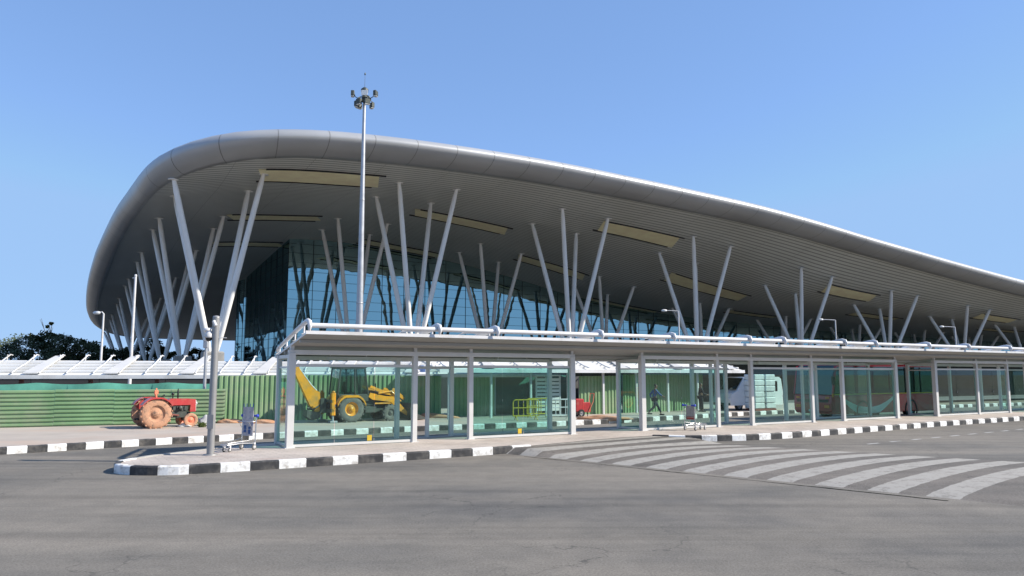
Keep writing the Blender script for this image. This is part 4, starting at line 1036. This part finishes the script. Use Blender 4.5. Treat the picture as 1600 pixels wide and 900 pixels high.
# plain pole at left
q=at(212,432,45); q0=at(203,604,45)
pl=tp('flag_pole','bare thin white pole rising past the left edge of the terminal roof','pole',(q.x,45,0))
b=MB(); b.tube([(0,0,0),(0,0,q.z)],[.11,.065],12); b.box((-.18,-.03,q.z-.12),(.02,.03,q.z-.06)); b.lathe([(.065,0),(.085,.03),(.06,.12),(0,.13)],(0,0,q.z),'z',12); b.build('pole','white_metal',pl)
def street_lamp(top,Y,armdx,label,curl=False):
    q=at(*top,Y); r=thing('street_lamp',label,'street lamp',(q.x,Y,0),0,'street lamps')
    b=MB(); b.tube([(0,0,0),(0,0,q.z)],[.11,.06],10); b.tube([(0,0,q.z-.02),(armdx*.5,0,q.z+(.12 if curl else .03)),(armdx,0,q.z+(.06 if curl else .05))],[.05,.045,.035],8); b.build('pole','white_metal',r)
    b=MB(); s=1 if armdx>0 else -1
    b.lathe([(0,0),(.09,.05),(.13,.25),(.11,.45),(0,.58)] if s>0 else [(0,0),(.09,-.05),(.13,-.25),(.11,-.45),(0,-.58)],(armdx-.05*s,0,q.z+(.05 if curl else .04)),'x',12); b.build('lamp_head','canopy_top',r)
street_lamp((162,490),52,-.25,'short street lamp with a rounded white head in front of the far left trees',True)
street_lamp((1060,486),70,-1.1,'thin street lamp with long arm in front of the fourth roof column',False)
street_lamp((1305,500),80,-1.3,'thin street lamp with long arm between the fifth and sixth roof columns',False)
street_lamp((1492,511),88,-1.3,'thin street lamp with long arm near the right end of the roof',False)
# water tank
wt=thing('water_tank','dark blue water tank poking above the green fence','water tank',(-5.1,42.6,0),0)
b=MB(); b.lathe([(0,1.5),(.55,1.5),(.58,1.6),(.58,2.1),(.60,2.13),(.58,2.16),(.58,2.55),(.45,2.68),(.15,2.74),(.15,2.8),(0,2.8)],(0,0,0),'z',24); b.build('tank','blue_cloth',wt)
for x in (-.4,.4):
    for y in (-.4,.4): b=MB(); b.box((x-.04,y-.04,0),(x+.04,y+.04,1.5)); b.build('leg','galv',wt)
# boulder, bag and weeds near the tractor
def lump(name,label,cat,loc,sc,m,seed,sub=3,amp=.22):
    rnd=random.Random(seed); bm=bmesh.new(); bmesh.ops.create_icosphere(bm,subdivisions=sub,radius=1)
    ph=[rnd.uniform(0,6) for _ in range(9)]
    for v in bm.verts:
        c=v.co; k=1+amp*(math.sin(c.x*3+ph[0])*math.sin(c.y*3.3+ph[1])+.6*math.sin(c.z*5+ph[2]+c.x*4)+.3*math.sin(c.y*9+ph[3]))
        v.co=Vector((c.x*k*sc[0],c.y*k*sc[1],max(c.z*k*sc[2],-sc[2]*.4)))
    me=bpy.data.meshes.new(name); bm.to_mesh(me); bm.free(); me.materials.append(M[m])
    for p in me.polygons: p.use_smooth=sub>2
    o=bpy.data.objects.new(name,me); COL.objects.link(o); o.location=loc; tag(o,label,cat,'orange soil heaps' if name=='soil_heap' else None); return o
gb=gnd(321,665); lump('boulder','pale rounded boulder between the tractor and the short pole','boulder',(gb.x,gb.y,.12),(.36,.28,.30),'rock',3)
gb2=gnd(289,667); lump('cement_bag','small crumpled white bag lying under the tractor nose','bag',(gb2.x,gb2.y,.05),(.26,.16,.11),'rock',5,3,.35)
def weed(loc,h,n,label,seed):
    rnd=random.Random(seed); b=MB()
    for k in range(n):
        a=rnd.uniform(0,6.28); l=h*rnd.uniform(.5,1); t=rnd.uniform(.3,1.0); p=Vector((rnd.uniform(-.12,.12),rnd.uniform(-.12,.12),0))
        d=Vector((math.cos(a)*t,math.sin(a)*t,1)).normalized(); s=Vector((-d.y,d.x,0)).normalized()*.03
        m=p+d*l*.6; e=p+d*l+Vector((0,0,-.1*l)); b.add([p-s*.4,p+s*.4,m+s,e,m-s],[[0,1,2,3,4]])
    o=b.build('weed','weed',None,fixn=False); o.location=loc; tag(o,label,'weed')
gw=gnd(316,667.5); weed((gw.x,gw.y,0),.34,60,'clump of green weeds in front of the pale boulder',1)
for k,(x,y,s) in enumerate(((356,661,.9),(372,660.5,1.1),(410,661.5,1.2))):
    g_=gnd(x,y); lump('soil_heap',('small','wider','longest')[k]+' heap of orange soil at the foot of the vertical green fence','soil heap',(g_.x,g_.y,.02),(.5*s,.25,.16),'soil',10+k)
gs=gnd(690,653); lump('soil_heap','orange soil bank below the fence seen between the first two glazed bays','soil heap',(gs.x-.3,gs.y-.1,.02),(1.2,.3,.20),'soil',20)
gs=gnd(950,655); lump('soil_heap','orange soil bank below the fence in the gap between the shelters','soil heap',(gs.x-.2,gs.y-.1,.02),(1.2,.3,.18),'soil',21)
# ================================================================= PEOPLE
def skin_mesh(name,nodes,edges,m,parent=None,root=0,sub=2):
    me=bpy.data.meshes.new(name); me.from_pydata([n[0] for n in nodes],edges,[]); o=bpy.data.objects.new(name,me); COL.objects.link(o)
    if parent: o.parent=parent
    sk=o.modifiers.new('skin','SKIN'); sk.use_smooth_shade=True
    for i,n in enumerate(nodes):
        r=n[1]; me.skin_vertices[0].data[i].radius=(r,r) if not isinstance(r,tuple) else r
        me.skin_vertices[0].data[i].use_root=(i==root)
    sb=o.modifiers.new('sub','SUBSURF'); sb.levels=sub; sb.render_levels=sub
    me.materials.append(M[m]); return o
def person(loc,rz,label,J,shirt,trouser,sc=1):
    # J: joints; x forward, y left, z up
    r=thing('person',label,'person',loc,rz,'people on the far pavement'); r.scale=(sc,sc,sc)
    n=[];e=[]
    def add(p,rad,par=None):
        n.append((Vector(p),rad)); i=len(n)-1
        if par is not None: e.append((par,i))
        return i
    pel=add((0,0,.96),(.15,.11)); wa=add(J['waist'],(.14,.10),pel); ch=add(J['chest'],(.17,.12),wa); nk=add(J['neck'],.055,ch)
    hd=Vector(J['head']); h1=add(hd+Vector((-.01,0,-.06)),.075,nk); h2=add(hd+Vector((0,0,.03)),.10,h1); h3=add(hd+Vector((-.01,0,.11)),.06,h2)
    ns=add(hd+Vector((.105,0,-.01)),.018,h2)
    for s,k in ((1,'l'),(-1,'r')):
        sh_=add(Vector(J['chest'])+Vector((0,s*.17,.07)),.062,ch); el=add(J['elbow_'+k],.043,sh_); wr=add(J['wrist_'+k],.029,el)
        w_=Vector(J['wrist_'+k]); d=(w_-Vector(J['elbow_'+k])).normalized(); side=Vector((0,1,0)).cross(d).normalized()
        pm=add(w_+d*.07,(.036,.022),wr)
        for q in range(4):
            o_=side*((q-1.5)*.020); L=(.065,.08,.075,.055)[q]
            f1=add(w_+d*.10+o_,.0095,pm); f2=add(w_+d*(.10+L*.5)+o_,.009,f1); add(w_+d*(.10+L)+o_+Vector((0,-s*.02,0)),.008,f2)
        t1=add(w_+d*.04-side*.042,.011,pm); add(w_+d*.09-side*.058,.009,t1)
        hp=add((0,s*.10,.90),.088,pel); kn=add(J['knee_'+k],.058,hp); an=add(J['ankle_'+k],.038,kn); a_=Vector(J['ankle_'+k])
        hl=add(a_+Vector((-.03,0,-.05)),.036,an); add(a_+Vector((.15,0,-.06)),.032,hl)
    skin_mesh('body',n,e,'skin',r)
    # shirt
    n=[];e=[]
    a=add((0,0,.95),(.165,.125)); wa=add(J['waist'],(.158,.115),a); ch=add(J['chest'],(.188,.135),wa); add(Vector(J['neck'])+Vector((0,0,-.06)),.07,ch)
    for s,k in ((1,'l'),(-1,'r')):
        sh_=add(Vector(J['chest'])+Vector((0,s*.17,.07)),.075,ch); el=add(J['elbow_'+k],.058,sh_)
        if k in J.get('sleeves','lr'): add(Vector(J['elbow_'+k]).lerp(Vector(J['wrist_'+k]),.85),.044,el)
    skin_mesh('shirt',n,e,shirt,r)
    n=[];e=[]
    a=add((0,0,.97),(.160,.12))
    for s,k in ((1,'l'),(-1,'r')):
        hp=add((0,s*.10,.88),.105,a); kn=add(J['knee_'+k],.078,hp); add(Vector(J['ankle_'+k])+Vector((0,0,.04)),.062,kn)
    skin_mesh('trousers',n,e,trouser,r)
    for k in 'lr':
        a_=Vector(J['ankle_'+k]); b=MB(); b.box((a_.x-.09,a_.y-.05,a_.z-.11),(a_.x+.19,a_.y+.05,a_.z-.03),0,None,.02); b.build('shoe','dark',r)
    n=[];e=[]; h=hd; a=add(h+Vector((-.045,0,.01)),.088); a2=add(h+Vector((-.03,0,.09)),.088,a); add(h+Vector((.03,0,.125)),.055,a2)
    skin_mesh('hair',n,e,'hair',r)
    for s in (1,-1):
        b=MB(); b.lathe([(0,-.008),(.012,-.006),(.012,.006),(0,.008)],(hd.x+.088,hd.y+s*.035,hd.z+.015),'x',8); b.build('eye','dark',r)
    return r
walk=dict(waist=(.02,0,1.12),chest=(.05,0,1.33),neck=(.07,0,1.52),head=(.10,0,1.62),elbow_l=(-.17,.27,1.17),wrist_l=(-.10,.27,.95),elbow_r=(.24,-.25,1.18),wrist_r=(.42,-.22,1.08),
 knee_l=(.22,.10,.52),ankle_l=(.40,.10,.11),knee_r=(-.02,-.10,.50),ankle_r=(-.36,-.10,.17))
g_=gnd(1023,649); person((g_.x,g_.y,0),R(5),'person in a blue shirt and dark trousers striding along the far pavement',walk,'blue_cloth','grey_cloth',1.0)
stand=dict(waist=(0,0,1.12),chest=(.01,0,1.33),neck=(.02,0,1.52),head=(.04,0,1.62),elbow_l=(.12,.22,1.10),wrist_l=(.36,.16,1.02),elbow_r=(.10,-.24,1.10),wrist_r=(.36,-.18,1.04),
 knee_l=(.03,.11,.50),ankle_l=(.0,.12,.11),knee_r=(.06,-.10,.50),ankle_r=(.08,-.11,.11))
g_=gnd(1095,643.5); person((g_.x,g_.y,0),R(10),'person in dark clothes standing with forearms held out beside the white minibus',stand,'dark_cloth','dark_cloth',1.02)
# ================================================================= TREES
def tree(loc,h,rw,label,seed,bare=False,dens=1.0):
    rnd=random.Random(seed); r=thing('tree',label,'tree',loc,rnd.uniform(0,6),'trees beyond the forecourt')
    b=MB(); b.tube([(0,0,-.3),(.1,0,h*.3),(.0,.1,h*.55),(.05,0,h*.8)],[h*.03,h*.022,h*.014,.03],8)
    tips=[]
    for k in range(9 if not bare else 16):
        a=rnd.uniform(0,6.28); z0=h*rnd.uniform(.3,.65); L=rw*rnd.uniform(.5,.95); z1=z0+h*rnd.uniform(.08,.35)
        p=[(0,0,z0),(math.cos(a)*L*.5,math.sin(a)*L*.5,(z0+z1)/2+.02*h),(math.cos(a)*L,math.sin(a)*L,min(z1,h*.95))]
        b.tube(p,[h*.011,h*.007,.02],5); tips.append(Vector(p[2]))
        if bare:
            for q in range(5):
                a2=a+rnd.uniform(-1.1,1.1); e=Vector(p[2])+Vector((math.cos(a2)*L*.3,math.sin(a2)*L*.3,rnd.uniform(0,.12)*h)); b.tube([Vector(p[1]).lerp(Vector(p[2]),rnd.random()),e],[.045,.02],4); tips.append(e)
    b.build('trunk','bark',r)
    b=MB(); cl=[]
    nc=int((6 if bare else 34)*dens)
    for k in range(nc):
        if bare: c=rnd.choice(tips); s=rw*.12
        else:
            a=rnd.uniform(0,6.28); rad=rw*rnd.uniform(.1,.9); zz=rnd.uniform(.34,.95); lim=math.sqrt(max(0,1-((zz-.6)/.42)**2)); c=Vector((math.cos(a)*rad*lim,math.sin(a)*rad*lim,h*zz)); s=rw*rnd.uniform(.16,.34)
        cl.append((c,s))
    for c,s in cl:
        for k in range(int((60 if bare else 110))):
            v=Vector((rnd.gauss(0,1),rnd.gauss(0,1),rnd.gauss(0,1))).normalized()*s*rnd.uniform(.35,1.12)
            v.z*=.75; p=c+v; q=.20*(h/9)*rnd.uniform(.6,1.3)
            u=Vector((rnd.gauss(0,1),rnd.gauss(0,1),rnd.gauss(0,1))).normalized()*q; w_=u.orthogonal().normalized()*q*.6
            b.add([p-u,p+w_,p+u,p-w_],[[0,1,2,3]])
    b.build('crown','leaf',r,fixn=False); return r
specs=[ # photo x of the trunk, top y, depth, half width px, label
 (20,524,120,52,'dense dark tree at the far left edge'),
 (72,517,128,34,'dark bushy tree below the bare topped one'),
 (104,524,112,38,'rounded dark tree right of the bare topped one'),
 (134,530,126,32,'low dark tree left of the short street lamp'),
 (166,538,120,28,'low dark tree just behind the short street lamp'),
 (192,541,130,24,'small dark tree by the base of the leftmost roof props'),
 (214,536,150,22,'small dark tree left of the bare white pole'),
 (232,528,150,24,'tallest dark tree seen under the roof'),
 (250,538,150,22,'dark tree just right of the tallest one under the roof'),
 (303,543,150,24,'low dark tree right of the column pedestal'),
 (325,547,150,20,'low dark tree beside the glass tower'),
 (268,547,150,20,'low dark tree left of the column pedestal')]
for k,(x,y,Y,hw,lab) in enumerate(specs):
    top=at(x,y,Y); tree((top.x,Y,-.2),top.z+.2,hw/1188*Y,lab,100+k)
top=at(84,503,135); tree((top.x,135,-.2),top.z+.2,2.6,'thin nearly bare tree standing above the dark ones',77,True)
